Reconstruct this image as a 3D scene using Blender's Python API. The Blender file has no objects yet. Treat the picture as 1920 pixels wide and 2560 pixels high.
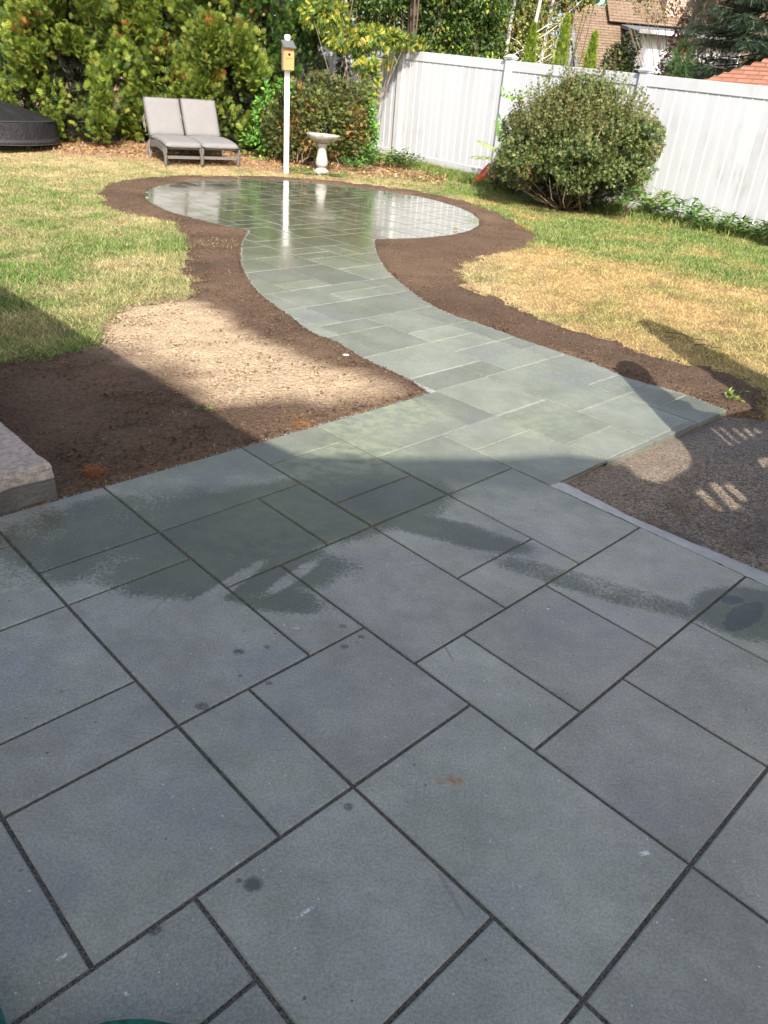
import bpy, bmesh, math, random
import numpy as np
from mathutils import Vector, Matrix
from mathutils.geometry import tessellate_polygon
rng = np.random.default_rng(7); random.seed(7)
S = bpy.context.scene
# ------------------------------------------------------------ camera
CAMH = 1.5; PITCH = 0.5137371445766439; ROLL = 0.08466316994993474
cd = bpy.data.cameras.new('camera'); cam = bpy.data.objects.new('camera', cd); S.collection.objects.link(cam); S.camera = cam
cd.sensor_fit = 'VERTICAL'; cd.sensor_height = 24.0; cd.lens = 24.0*1893.3394744094383/2560.0; cd.clip_end = 500; cd.clip_start = .05
cp, sp = math.cos(PITCH), math.sin(PITCH); cr, sr = math.cos(ROLL), math.sin(ROLL)
Fv = Vector((0, cp, -sp)); Uv = Vector((0, sp, cp)); Rv = Vector((1, 0, 0))
Rr = cr*Rv + sr*Uv; Ur = -sr*Rv + cr*Uv
Mx = Matrix(((Rr.x, Ur.x, -Fv.x), (Rr.y, Ur.y, -Fv.y), (Rr.z, Ur.z, -Fv.z))).to_4x4(); Mx.translation = (0, 0, CAMH); cam.matrix_world = Mx
# ------------------------------------------------------------ sky, sun, exposure
SUN_EL = math.radians(39); SUN_AZ = math.radians(168)          # azimuth from +Y, clockwise
W = bpy.data.worlds.new('World'); S.world = W; W.use_nodes = True
nt = W.node_tree; bg = nt.nodes['Background']
sky = nt.nodes.new('ShaderNodeTexSky'); sky.sky_type = 'NISHITA'; sky.sun_disc = False
sky.sun_elevation = SUN_EL; sky.sun_rotation = SUN_AZ; sky.air_density = .8; sky.dust_density = 3.0; sky.ozone_density = .6
nt.links.new(sky.outputs[0], bg.inputs[0]); bg.inputs[1].default_value = .15
sd = bpy.data.lights.new('sun', 'SUN'); sd.energy = 4.0; sd.angle = math.radians(.53); sd.color = (1, .95, .87)
sun = bpy.data.objects.new('sun', sd); S.collection.objects.link(sun)
sdir = Vector((math.sin(SUN_AZ)*math.cos(SUN_EL), math.cos(SUN_AZ)*math.cos(SUN_EL), math.sin(SUN_EL)))
sun.rotation_euler = sdir.to_track_quat('Z', 'Y').to_euler(); sun.location = (2, -6, 12)
S.view_settings.view_transform = 'Standard'; S.view_settings.look = 'None'; S.view_settings.gamma = 1; S.view_settings.use_curve_mapping = False
S.view_settings.exposure = .88
S.cycles.max_bounces = 8; S.cycles.transparent_max_bounces = 4
# ------------------------------------------------------------ helpers
def link(o, parent=None):
    S.collection.objects.link(o)
    if parent is not None: o.parent = parent
    return o
def tag(o, label=None, cat=None, group=None, kind=None):
    if label: o['label'] = label
    if cat: o['category'] = cat
    if group: o['group'] = group
    if kind: o['kind'] = kind
    return o
def empty(name, loc, rz=0, label=None, cat=None, group=None, kind=None):
    o = bpy.data.objects.new(name, None); o.location = loc; o.rotation_euler = (0, 0, rz); o.empty_display_size = .1
    return tag(link(o), label, cat, group, kind)
def mesh_tris(name, V, mat, parent=None, col=None, smooth=False, k=3):
    """V: (n,k,3) polygons not sharing vertices; col: (n,3) colour per face"""
    V = np.asarray(V, np.float32); n = len(V); me = bpy.data.meshes.new(name)
    me.vertices.add(n*k); me.vertices.foreach_set('co', V.reshape(-1))
    me.loops.add(n*k); me.loops.foreach_set('vertex_index', np.arange(n*k, dtype=np.int32))
    me.polygons.add(n); me.polygons.foreach_set('loop_start', np.arange(0, n*k, k, dtype=np.int32))
    if col is not None:
        a = me.attributes.new('tint', 'FLOAT_VECTOR', 'FACE'); a.data.foreach_set('vector', np.asarray(col, np.float32).reshape(-1))
    me.update(); me.materials.append(mat)
    if smooth: me.polygons.foreach_set('use_smooth', np.ones(n, bool))
    return link(bpy.data.objects.new(name, me), parent)
def mesh_grid(name, P, F, mat, parent=None, vcol=None, smooth=True):
    me = bpy.data.meshes.new(name); me.from_pydata([tuple(p) for p in P], [], [tuple(f) for f in F])
    if vcol is not None:
        a = me.attributes.new('tint', 'FLOAT_VECTOR', 'POINT'); a.data.foreach_set('vector', np.asarray(vcol, np.float32).reshape(-1))
    me.update(); me.materials.append(mat)
    if smooth: me.polygons.foreach_set('use_smooth', np.ones(len(me.polygons), bool))
    return link(bpy.data.objects.new(name, me), parent)
class BM:
    def __init__(s): s.b = bmesh.new()
    def box(s, c, d, rot=None, taper=1.0):
        x, y, z = d[0]/2, d[1]/2, d[2]/2; vs = []
        for k in (-1, 1):
            t = taper if k > 0 else 1
            for i, j in ((-1, -1), (1, -1), (1, 1), (-1, 1)):
                v = Vector((i*x*t, j*y*t, k*z))
                if rot is not None: v = rot @ v
                vs.append(s.b.verts.new(v+Vector(c)))
        for f in ((3, 2, 1, 0), (4, 5, 6, 7), (0, 1, 5, 4), (1, 2, 6, 5), (2, 3, 7, 6), (3, 0, 4, 7)): s.b.faces.new([vs[i] for i in f])
        return s
    def bar(s, a, b, w, h):
        a = Vector(a); b = Vector(b); d = b-a; q = d.to_track_quat('X', 'Z').to_matrix()
        return s.box((a+b)/2, (d.length, w, h), q)
    def prism(s, poly, z0, z1):
        lo = [s.b.verts.new((x, y, z0)) for x, y in poly]; hi = [s.b.verts.new((x, y, z1)) for x, y in poly]; n = len(poly)
        s.b.faces.new(hi); s.b.faces.new(lo[::-1])
        for i in range(n): s.b.faces.new((lo[i], lo[(i+1) % n], hi[(i+1) % n], hi[i]))
        return s
    def tube(s, pts, rad, n=8, cap=True):
        pts = [Vector(p) for p in pts]; rings = []
        for i, p in enumerate(pts):
            d = (pts[min(i+1, len(pts)-1)]-pts[max(i-1, 0)]).normalized()
            a = d.orthogonal().normalized() if i == 0 else (prev-d*prev.dot(d)).normalized()
            prev = a; b = d.cross(a); r = rad[i] if hasattr(rad, '__len__') else rad
            rings.append([s.b.verts.new(p+(a*math.cos(t)+b*math.sin(t))*r) for t in [2*math.pi*k/n for k in range(n)]])
        for A, B in zip(rings, rings[1:]):
            for k in range(n): s.b.faces.new((A[k], A[(k+1) % n], B[(k+1) % n], B[k]))
        if cap: s.b.faces.new(rings[0][::-1]); s.b.faces.new(rings[-1])
        return s
    def lathe(s, prof, n=32, wob=0, c=(0, 0, 0)):
        rings = []
        for r, z in prof:
            rings.append([s.b.verts.new((c[0]+r*(1+wob*math.sin(16*t))*math.cos(t), c[1]+r*(1+wob*math.sin(16*t))*math.sin(t), c[2]+z)) for t in [2*math.pi*k/n for k in range(n)]])
        for A, B in zip(rings, rings[1:]):
            for k in range(n): s.b.faces.new((A[k], A[(k+1) % n], B[(k+1) % n], B[k]))
        s.b.faces.new(rings[0][::-1]); s.b.faces.new(rings[-1])
        return s
    def bevel(s, w, seg=1):
        bmesh.ops.bevel(s.b, geom=[e for e in s.b.edges], offset=w, segments=seg, affect='EDGES', profile=.6); return s
    def mesh(s, name, mat, smooth=False):
        bmesh.ops.recalc_face_normals(s.b, faces=s.b.faces)
        me = bpy.data.meshes.new(name); s.b.to_mesh(me); s.b.free(); me.materials.append(mat)
        if smooth: me.polygons.foreach_set('use_smooth', np.ones(len(me.polygons), bool))
        return me
    def build(s, name, mat, parent=None, smooth=False):
        return link(bpy.data.objects.new(name, s.mesh(name, mat, smooth)), parent)
def vnoise(x, y, sc, seed=0):
    x = np.asarray(x, float)*sc+seed*17.3; y = np.asarray(y, float)*sc+seed*9.1
    xi = np.floor(x); yi = np.floor(y); fx = x-xi; fy = y-yi; fx = fx*fx*(3-2*fx); fy = fy*fy*(3-2*fy)
    def h(i, j):
        v = np.sin(i*127.1+j*311.7+seed*74.7)*43758.5453; return v-np.floor(v)
    return (h(xi, yi)*(1-fx)+h(xi+1, yi)*fx)*(1-fy)+(h(xi, yi+1)*(1-fx)+h(xi+1, yi+1)*fx)*fy
def fbm(x, y, sc, seed=0, o=4):
    s = 0; a = .5
    for i in range(o): s = s+a*vnoise(x, y, sc*2**i, seed+i); a /= 2
    return s/(1-.5**o)
def inpoly(x, y, poly):
    x = np.asarray(x); y = np.asarray(y); r = np.zeros(x.shape, bool); n = len(poly)
    for i in range(n):
        x1, y1 = poly[i]; x2, y2 = poly[(i+1) % n]
        if y1 == y2: continue
        c = ((y1 > y) != (y2 > y)) & (x < (x2-x1)*(y-y1)/(y2-y1)+x1); r ^= c
    return r
def edist(x, y, poly):
    d = np.full(np.asarray(x).shape, 1e9); n = len(poly)
    for i in range(n):
        ax, ay = poly[i]; bx, by = poly[(i+1) % n]; dx, dy = bx-ax, by-ay; L = dx*dx+dy*dy+1e-12
        t = np.clip(((x-ax)*dx+(y-ay)*dy)/L, 0, 1); d = np.minimum(d, np.hypot(x-ax-t*dx, y-ay-t*dy))
    return d
def smooth_poly(P, it=2):
    for _ in range(it):
        Q = []
        for i in range(len(P)):
            a, b = P[i], P[(i+1) % len(P)]; Q += [(.75*a[0]+.25*b[0], .75*a[1]+.25*b[1]), (.25*a[0]+.75*b[0], .25*a[1]+.75*b[1])]
        P = Q
    return P
def zt(x, y): return .055*np.clip(np.asarray(y, float)-13.5, 0, 5.5)
# ------------------------------------------------------------ materials
class N:
    def __init__(s, name):
        s.m = bpy.data.materials.new(name); s.m.use_nodes = True; s.t = s.m.node_tree; s.b = s.t.nodes['Principled BSDF']
        s.geo = s.t.nodes.new('ShaderNodeNewGeometry').outputs['Position']
    def n(s, typ, ins={}, **kw):
        d = s.t.nodes.new(typ)
        for k, v in kw.items(): setattr(d, k, v)
        for k, v in ins.items(): s.set(d.inputs[k], v)
        return d
    def set(s, i, v):
        if isinstance(v, bpy.types.NodeSocket): s.t.links.new(v, i)
        elif isinstance(v, (tuple, list)) and len(v) == 3 and i.type == 'RGBA': i.default_value = (*v, 1)
        else: i.default_value = v
    def m2(s, op, a, b=0.0, c=0.0, clamp=False):
        d = s.t.nodes.new('ShaderNodeMath'); d.operation = op; d.use_clamp = clamp
        for i, v in enumerate((a, b, c)): s.set(d.inputs[i], v)
        return d.outputs[0]
    def vm(s, op, a, b): 
        d = s.t.nodes.new('ShaderNodeVectorMath'); d.operation = op; s.set(d.inputs[0], a); s.set(d.inputs[1], b); return d.outputs[0]
    def noise(s, sc, det=4, rough=.6, vec=None, dist=0, out=0):
        return s.n('ShaderNodeTexNoise', {'Vector': vec or s.geo, 'Scale': sc, 'Detail': det, 'Roughness': rough, 'Distortion': dist}).outputs[out]
    def vor(s, sc, vec=None, feat='F1', out=0, rnd=1.0):
        return s.n('ShaderNodeTexVoronoi', {'Vector': vec or s.geo, 'Scale': sc, 'Randomness': rnd}, feature=feat).outputs[out]
    def ss(s, v, a, b, lo=0.0, hi=1.0):
        d = s.n('ShaderNodeMapRange', {'Value': v, 'From Min': a, 'From Max': b, 'To Min': lo, 'To Max': hi}, interpolation_type='SMOOTHSTEP'); return d.outputs[0]
    def mix(s, f, a, b, bt='MIX'):
        d = s.n('ShaderNodeMix', data_type='RGBA', blend_type=bt); s.set(d.inputs[0], f); s.set(d.inputs[6], a); s.set(d.inputs[7], b); return d.outputs[2]
    def fmix(s, f, a, b):
        d = s.n('ShaderNodeMix', data_type='FLOAT'); s.set(d.inputs[0], f); s.set(d.inputs[2], a); s.set(d.inputs[3], b); return d.outputs[0]
    def bump(s, h, st=.3, dist=.01, nrm=None):
        d = s.n('ShaderNodeBump', {'Height': h, 'Strength': st, 'Distance': dist})
        if nrm: s.set(d.inputs['Normal'], nrm)
        s.t.links.new(d.outputs[0], s.b.inputs['Normal']); return d.outputs[0]
    def base(s, c): s.set(s.b.inputs['Base Color'], c); return s
    def rough(s, r, spec=.5): s.set(s.b.inputs['Roughness'], r); s.set(s.b.inputs['Specular IOR Level'], spec); return s
    def attr(s, name='tint'): return s.n('ShaderNodeAttribute', attribute_name=name).outputs['Vector']
def simple(name, col, r=.6, var=.15, sc=8, bump=0.0, bsc=40, spec=.4, dist=.004):
    m = N(name); f = m.noise(sc, 5)
    m.base(m.mix(f, tuple(c*(1-var) for c in col), tuple(min(1, c*(1+var)) for c in col))).rough(r, spec)
    if bump: m.bump(m.noise(bsc, 5), bump, dist)
    return m.m
def leaf_mat(name, trans=.3, rough=.5, spec=.35):
    m = N(name); c = m.attr(); m.base(c).rough(rough, spec)
    tr = m.n('ShaderNodeBsdfTranslucent', {'Color': m.mix(.5, c, (.5, .6, .1), 'MULTIPLY')})
    tr.inputs[0].default_value = (1, 1, 1, 1); m.t.links.new(m.vm('MULTIPLY', c, (1.2, 1.25, .8)), tr.inputs[0])
    mx = m.n('ShaderNodeMixShader', {0: trans, 1: m.b.outputs[0], 2: tr.outputs[0]})
    m.t.links.new(mx.outputs[0], m.t.nodes['Material Output'].inputs[0]); return m.m
MLEAF = leaf_mat('foliage', .2); MGRASS = leaf_mat('grass_blade', .25, .55, .3); MNEEDLE = leaf_mat('needle', .1, .6, .3)
MBARK = simple('bark', (.13, .095, .07), .9, .4, 20, .6, 60)
MTWIG = simple('twig', (.26, .2, .14), .85, .3, 30)
MBIRCH = simple('birch_bark', (.55, .52, .47), .8, .3, 12, .3, 40)

def ellmask(m, lst):
    """soft union of ellipses on the ground: (x, y, rx, ry, rot, strength)"""
    acc = None
    for (x, y, rx, ry, rot, st) in lst:
        mp = m.n('ShaderNodeMapping', {'Vector': m.geo}, vector_type='TEXTURE')
        mp.inputs['Location'].default_value = (x, y, 0); mp.inputs['Rotation'].default_value = (0, 0, rot); mp.inputs['Scale'].default_value = (rx, ry, 1000)
        L = m.n('ShaderNodeVectorMath', {0: mp.outputs[0]}, operation='LENGTH').outputs['Value']
        v = m.ss(L, 1.35, .55, 0, st); acc = v if acc is None else m.m2('MAXIMUM', acc, v)
    return acc
def paver_material():
    m = N('bluestone_paver'); P = m.geo
    sx = m.n('ShaderNodeSeparateXYZ', {0: P}); y = sx.outputs[1]
    oi = m.n('ShaderNodeObjectInfo').outputs['Random']
    big = m.noise(1.7, 4, .6); mid = m.noise(6, 5, .65); fine = m.noise(150, 5, .75); grain = m.noise(520, 2, .6)
    # stretched cleft texture along the slab
    mp = m.n('ShaderNodeMapping', {'Vector': P}); mp.inputs['Rotation'].default_value = (0, 0, math.radians(44)); mp.inputs['Scale'].default_value = (1, 1.5, 1)
    st = m.noise(13, 6, .7, mp.outputs[0]); 
    c = m.mix(m.ss(big, .35, .65), (.330, .335, .268), (.340, .335, .300))
    c = m.mix(m.ss(oi, 0, 1, 0, .5), c, (.305, .320, .255))
    c = m.mix(m.ss(st, .3, .75, 0, .5), c, (.42, .42, .37)); lv = m.ss(m.noise(3.1, 5, .7), .25, .75, .80, 1.16); c = m.mix(1.0, c, m.n('ShaderNodeCombineColor', {0: lv, 1: lv, 2: lv}).outputs[0], 'MULTIPLY'); c = m.mix(m.ss(m.noise(2.3, 3, .5, m.vm('ADD', P, (7, 3, 0))), .52, .70, 0, .45), c, (.275, .272, .30))
    c = m.mix(m.ss(mid, .62, .8, 0, .35), c, (.34, .295, .25))
    fg = m.m2('ADD', m.m2('MULTIPLY', fine, .6), m.m2('MULTIPLY', grain, .4))
    c = m.mix(1.0, c, m.n('ShaderNodeCombineColor', {0: m.ss(fg, .35, .65, .70, 1.30), 1: m.ss(fg, .35, .65, .70, 1.30), 2: m.ss(fg, .35, .65, .70, 1.30)}).outputs[0], 'MULTIPLY')
    # per-slab value
    pv = m.ss(oi, 0, 1, .92, 1.08); c = m.mix(1.0, c, m.n('ShaderNodeCombineColor', {0: pv, 1: pv, 2: pv}).outputs[0], 'MULTIPLY')
    # white grit specks, dark pits, rusty crumbs
    vv = m.n('ShaderNodeTexVoronoi', {'Vector': P, 'Scale': 32.0}); sel = m.n('ShaderNodeSeparateColor', {0: vv.outputs['Color']}).outputs[0]
    spk = m.m2('MULTIPLY', m.ss(vv.outputs['Distance'], .10, .05), m.m2('GREATER_THAN', sel, .68)); c = m.mix(spk, c, (.62, .63, .62))
    v2 = m.n('ShaderNodeTexVoronoi', {'Vector': P, 'Scale': 19.0}); s2 = m.n('ShaderNodeSeparateColor', {0: v2.outputs['Color']}).outputs[1]
    spk2 = m.m2('MULTIPLY', m.ss(v2.outputs['Distance'], .09, .05), m.m2('GREATER_THAN', s2, .8)); c = m.mix(m.m2('MULTIPLY', spk2, .7), c, (.06, .06, .055))
    v3 = m.n('ShaderNodeTexVoronoi', {'Vector': m.vm('ADD', P, (3.3, 1.7, 0)), 'Scale': 3.2}); s3 = m.n('ShaderNodeSeparateColor', {0: v3.outputs['Color']}).outputs[2]
    spk3 = m.m2('MULTIPLY', m.ss(m.m2('ADD', v3.outputs['Distance'], m.m2('MULTIPLY', m.noise(60, 2), .02)), .036, .026), m.m2('GREATER_THAN', s3, .55)); c = m.mix(m.m2('MULTIPLY', spk3, .6), c, (.17, .075, .05))
    # scuffs: pale streaky film
    mp2 = m.n('ShaderNodeMapping', {'Vector': P}); mp2.inputs['Rotation'].default_value = (0, 0, math.radians(-63)); mp2.inputs['Scale'].default_value = (1, 9, 1)
    sc = m.m2('MULTIPLY', m.ss(m.noise(11, 5, .8, mp2.outputs[0]), .66, .76), m.ss(big, .45, .6)); c = m.mix(m.m2('MULTIPLY', sc, .3), c, (.4, .4, .38))
    # ochre film on the path slabs drying in the sun
    och = m.m2('MULTIPLY', ellmask(m, [(-0.042, 3.669,.40,.22,.77,1.0), (-0.201, 3.106,.34,.22,.77,.9), (0.797, 3.856,.35,.25,.77,.45), (-0.385, 2.438,.3,.25,.77,.35)]), m.ss(st, .40, .60))
    c = m.mix(m.m2('MULTIPLY', och, .75), c, (.50, .53, .36))
    rust = m.m2('MULTIPLY', ellmask(m, [(0.232, 1.328,.022,.016,0,1), (0.196, 1.323,.012,.012,0,.8), (-0.014, 2.554,.035,.02,0,.8), (-0.603, 3.209,.05,.02,.7,.7)]), m.ss(m.noise(75, 3), .42, .6)); c = m.mix(rust, c, (.42, .20, .05)); wsp = m.m2('MULTIPLY', ellmask(m, [(0.667, 1.163,.014,.007,.3,1), (-0.092, 0.953,.022,.004,.7,1), (-0.543, 0.822,.012,.004,.8,.9), (-0.400, 0.767,.006,.004,0,1), (-0.244, 1.875,.012,.003,0,.8), (0.580, 2.091,.006,.004,0,1)]), m.ss(m.noise(120, 3), .4, .55)); c = m.mix(wsp, c, (.75, .76, .76)); cream = m.m2('MULTIPLY', ellmask(m, [(-1.181, 1.943,.07,.012,.5,1), (-1.053, 1.663,.03,.03,.5,.9), (-0.978, 1.638,.02,.01,.5,.7)]), m.ss(m.noise(50, 4), .45, .6)); c = m.mix(m.m2('MULTIPLY', cream, .8), c, (.48, .43, .30)); blk = m.m2('MULTIPLY', ellmask(m, [(0.232, 1.821,.004,.05,.35,1), (0.215, 1.016,.006,.07,.5,.6), (-0.683, 1.960,.006,.10,-.3,.5)]), .8); c = m.mix(m.m2('MULTIPLY', blk, .5), c, (.06, .06, .06))
    # dark drip spots
    drips = m.m2('MULTIPLY', ellmask(m, [(-0.395, 1.740,.018,.013,0,1), (-0.211, 1.004,.021,.018,0,1), (-0.025, 1.223,.011,.011,0,.9), (-0.447, 1.507,.02,.014,0,.9), (-0.086, 1.806,.014,.011,0,.8), (-0.038, 1.859,.012,.01,0,.8), (-0.316, 1.772,.01,.009,0,.8), (-0.370, 1.638,.006,.006,0,.8), (-0.284, 1.618,.011,.008,0,.9), (-0.384, 0.888,.014,.01,.6,1), (-0.099, 1.905,.012,.01,0,.7), (-0.242, 1.010,.006,.006,0,.9)]), m.ss(m.m2('ADD', m.noise(110, 3), 0), .3, .45))
    # wetness
    wl = ellmask(m, [(-0.917, 2.350,.55,.33,.5,.75), (-0.404, 2.557,.75,.30,.6,1), (-0.536, 2.169,.50,.20,.2,.9), (-0.052, 2.716,.45,.22,.6,.95), (0.271, 2.546,.35,.10,-.3,.8), (0.787, 2.243,.50,.08,-.35,.6), (1.288, 2.172,.22,.16,.4,1.0), (1.640, 4.293,.30,.16,-.5,1), (-0.402, 2.046,.28,.09,-.2,.8)])
    dry = ellmask(m, [(-0.510, 2.053,.035,.26,-.5,1), (-0.291, 2.157,.03,.16,-.55,.9)])
    edge = m.m2('ADD', m.m2('MULTIPLY', m.noise(5, 3), .45), m.m2('MULTIPLY', m.noise(85, 3, .6), .55))
    wn = m.ss(m.m2('ADD', m.m2('SUBTRACT', m.m2('MULTIPLY', wl, 1.0), m.m2('MULTIPLY', dry, .55)), m.m2('MULTIPLY', m.m2('SUBTRACT', edge, .5), 2.0)), .30, .72)
    far = m.ss(m.m2('ADD', y, m.m2('MULTIPLY', m.m2('SUBTRACT', m.noise(1.6, 5, .65), .5), 4.0)), 5.2, 8.0)
    damp_sunlit = m.ss(m.m2('ADD', m.m2('ADD', y, m.m2('MULTIPLY', m.n('ShaderNodeSeparateXYZ', {0: P}).outputs[0], -.12)), m.m2('MULTIPLY', m.m2('SUBTRACT', m.noise(3.2, 5, .65), .5), .9)), 2.62, 3.02)  # damp slabs, also darkened in colour beyond the shadow line to offset full sun
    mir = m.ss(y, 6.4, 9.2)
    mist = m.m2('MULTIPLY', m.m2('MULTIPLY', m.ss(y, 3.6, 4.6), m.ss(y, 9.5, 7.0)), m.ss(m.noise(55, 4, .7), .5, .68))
    wet = m.m2('MAXIMUM', wn, far)
    puddle = m.m2('MULTIPLY', ellmask(m, [(1.265, 2.146,.13,.045,.75,1), (1.256, 2.238,.05,.03,.3,.8)]), 1.0)
    wet = m.m2('MAXIMUM', wet, m.ss(m.m2('ADD', puddle, m.m2('MULTIPLY', m.m2('SUBTRACT', m.noise(30, 3), .5), 1.4)), .35, .55))
    wetc = m.mix(1.0, c, (.42, .43, .33), 'MULTIPLY')
    dv = m.ss(oi, 0, 1, -.055, .055); c = m.mix(damp_sunlit, c, m.mix(1.0, c, m.n('ShaderNodeCombineColor', {0: m.m2('ADD', .60, dv), 1: m.m2('ADD', .635, dv), 2: m.m2('ADD', .59, dv)}).outputs[0], 'MULTIPLY'))
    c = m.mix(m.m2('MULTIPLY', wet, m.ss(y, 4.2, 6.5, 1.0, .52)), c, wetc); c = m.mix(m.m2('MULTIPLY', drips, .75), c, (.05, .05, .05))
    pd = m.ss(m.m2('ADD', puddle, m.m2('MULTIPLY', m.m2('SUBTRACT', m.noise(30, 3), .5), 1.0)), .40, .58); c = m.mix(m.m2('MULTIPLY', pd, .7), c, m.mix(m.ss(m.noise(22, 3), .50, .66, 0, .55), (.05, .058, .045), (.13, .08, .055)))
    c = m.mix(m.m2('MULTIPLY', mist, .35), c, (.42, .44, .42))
    m.base(c)
    dr = m.m2('ADD', m.fmix(damp_sunlit, .52, .34), m.m2('MULTIPLY', fine, .2))
    wr = m.fmix(mir, m.m2('ADD', .26, m.m2('MULTIPLY', m.noise(4, 4), .1)), m.m2('ADD', .065, m.ss(m.noise(2.6, 5, .7), .42, .62, 0, .15)))
    m.rough(m.fmix(wet, dr, wr), .5)
    coat = m.m2('MULTIPLY', wet, m.ss(y, 4.5, 9.0, .15, 1.0)); m.set(m.b.inputs['Coat Weight'], coat); m.set(m.b.inputs['Coat Roughness'], m.fmix(mir, .22, m.m2('ADD', .06, m.ss(m.noise(2.6, 5, .7), .42, .62, 0, .11)))); m.b.inputs['Coat IOR'].default_value = 1.33
    h = m.m2('ADD', m.m2('MULTIPLY', fine, .5), m.m2('ADD', m.m2('MULTIPLY', grain, .3), m.m2('MULTIPLY', st, .35)))
    bs = m.fmix(wet, .55, m.fmix(mir, .22, .045))
    b = m.n('ShaderNodeBump', {'Height': h, 'Strength': bs, 'Distance': .0035}); m.t.links.new(b.outputs[0], m.b.inputs['Normal'])
    return m.m
def sand_material():
    m = N('joint_sand'); y = m.n('ShaderNodeSeparateXYZ', {0: m.geo}).outputs[1]
    v = m.n('ShaderNodeTexVoronoi', {'Vector': m.geo, 'Scale': 420.0}).outputs['Color']; g = m.n('ShaderNodeSeparateColor', {0: v}).outputs[0]
    near = m.mix(m.ss(g, .1, 1), (.06, .057, .052), (.22, .205, .185)); far = m.mix(m.ss(m.noise(30, 4), .3, .7), (.29, .30, .28), (.45, .45, .42))
    m.base(m.mix(m.ss(m.m2('ADD', y, m.noise(3, 3)), 3.5, 4.6), near, far)).rough(.85, .3); m.bump(m.vor(420), .8, .003); return m.m
def soil_material():
    m = N('topsoil'); c = m.attr(); g = m.noise(60, 6, .75); v = m.vor(55)
    f = m.ss(g, .25, .75, .55, 1.5); c = m.mix(1.0, c, m.n('ShaderNodeCombineColor', {0: f, 1: f, 2: f}).outputs[0], 'MULTIPLY')
    m.base(c).rough(.92, .2); m.bump(m.m2('ADD', m.m2('MULTIPLY', g, 1.0), m.m2('MULTIPLY', v, .6)), .9, .018); return m.m
def turf_material():
    m = N('turf_soil'); c = m.attr(); g = m.noise(45, 6, .7); f = m.ss(g, .25, .75, .5, 1.5)
    m.base(m.mix(1.0, c, m.n('ShaderNodeCombineColor', {0: f, 1: f, 2: f}).outputs[0], 'MULTIPLY')).rough(.95, .15); m.bump(g, .8, .02); return m.m
def asphalt_material():
    m = N('asphalt'); v = m.n('ShaderNodeTexVoronoi', {'Vector': m.geo, 'Scale': 120.0}); g = m.n('ShaderNodeSeparateColor', {0: v.outputs['Color']}).outputs[0]
    c = m.mix(m.ss(g, .0, 1), (.085, .064, .044), (.36, .28, .195)); c = m.mix(m.ss(m.noise(130, 3, .7), .58, .66), c, (.50, .46, .40))
    rust = m.m2('MULTIPLY', ellmask(m, [(1.420, 2.834,.40,.28,.3,1), (1.265, 3.263,.4,.25,.6,.5)]), m.ss(m.noise(9, 5, .7), .42, .62)); c = m.mix(m.m2('MULTIPLY', rust, .6), c, (.085, .05, .03))
    dark = m.m2('MULTIPLY', ellmask(m, [(1.736, 4.007,.5,.10,.75,1), (1.932, 3.992,.5,.3,.7,.8), (1.484, 2.778,.45,.2,.3,.5)]), m.ss(m.noise(6, 5), .35, .6)); c = m.mix(m.m2('MULTIPLY', dark, .45), c, (.03, .027, .025))
    tan = m.m2('MULTIPLY', ellmask(m, [(1.245, 3.483,.5,.22,.6,1), (0.988, 3.210,.4,.15,.7,.8)]), m.ss(m.noise(14, 5), .35, .6)); c = m.mix(m.m2('MULTIPLY', tan, .5), c, (.24, .19, .14))
    m.base(c).rough(m.fmix(dark, .75, .35), .4); m.bump(m.m2('SUBTRACT', 1.0, v.outputs['Distance']), .9, .008); return m.m
MPAVER = paver_material(); MSAND = sand_material(); MSOIL = soil_material(); MTURF = turf_material(); MASPH = asphalt_material()
MCONC = simple('kerb_concrete', (.46, .455, .43), .85, .35, 14, .5, 120)
def vinyl():
    m = N('white_vinyl'); mp = m.n('ShaderNodeMapping', {'Vector': m.geo}); mp.inputs['Scale'].default_value = (1, 1, .25)
    f = m.noise(5, 5, .65, mp.outputs[0]); g = m.noise(1.1, 3)
    c = m.mix(m.m2('MULTIPLY', m.ss(f, .45, .75), m.ss(g, .4, .65)), (.53, .54, .56), (.38, .395, .39))
    oi = m.n('ShaderNodeObjectInfo').outputs['Random']; k = m.ss(oi, 0, 1, .94, 1.0)
    c = m.mix(1.0, c, m.n('ShaderNodeCombineColor', {0: k, 1: k, 2: k}).outputs[0], 'MULTIPLY')
    z_ = m.n('ShaderNodeSeparateXYZ', {0: m.geo}).outputs[2]; dirt = m.m2('MULTIPLY', m.ss(m.m2('ADD', z_, m.m2('MULTIPLY', m.noise(7, 4), .35)), .52, .22), .55); c = m.mix(dirt, c, (.36, .37, .29))
    m.base(c).rough(.42, .4); m.bump(m.noise(60, 3, vec=mp.outputs[0]), .06, .002); return m.m
MVINYL = vinyl(); MSEAM = simple('seam_highlight', (.86, .87, .88), .3, .02, 4)  # seam strips paler than the boards: the groove's reflected highlight as colour

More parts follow.
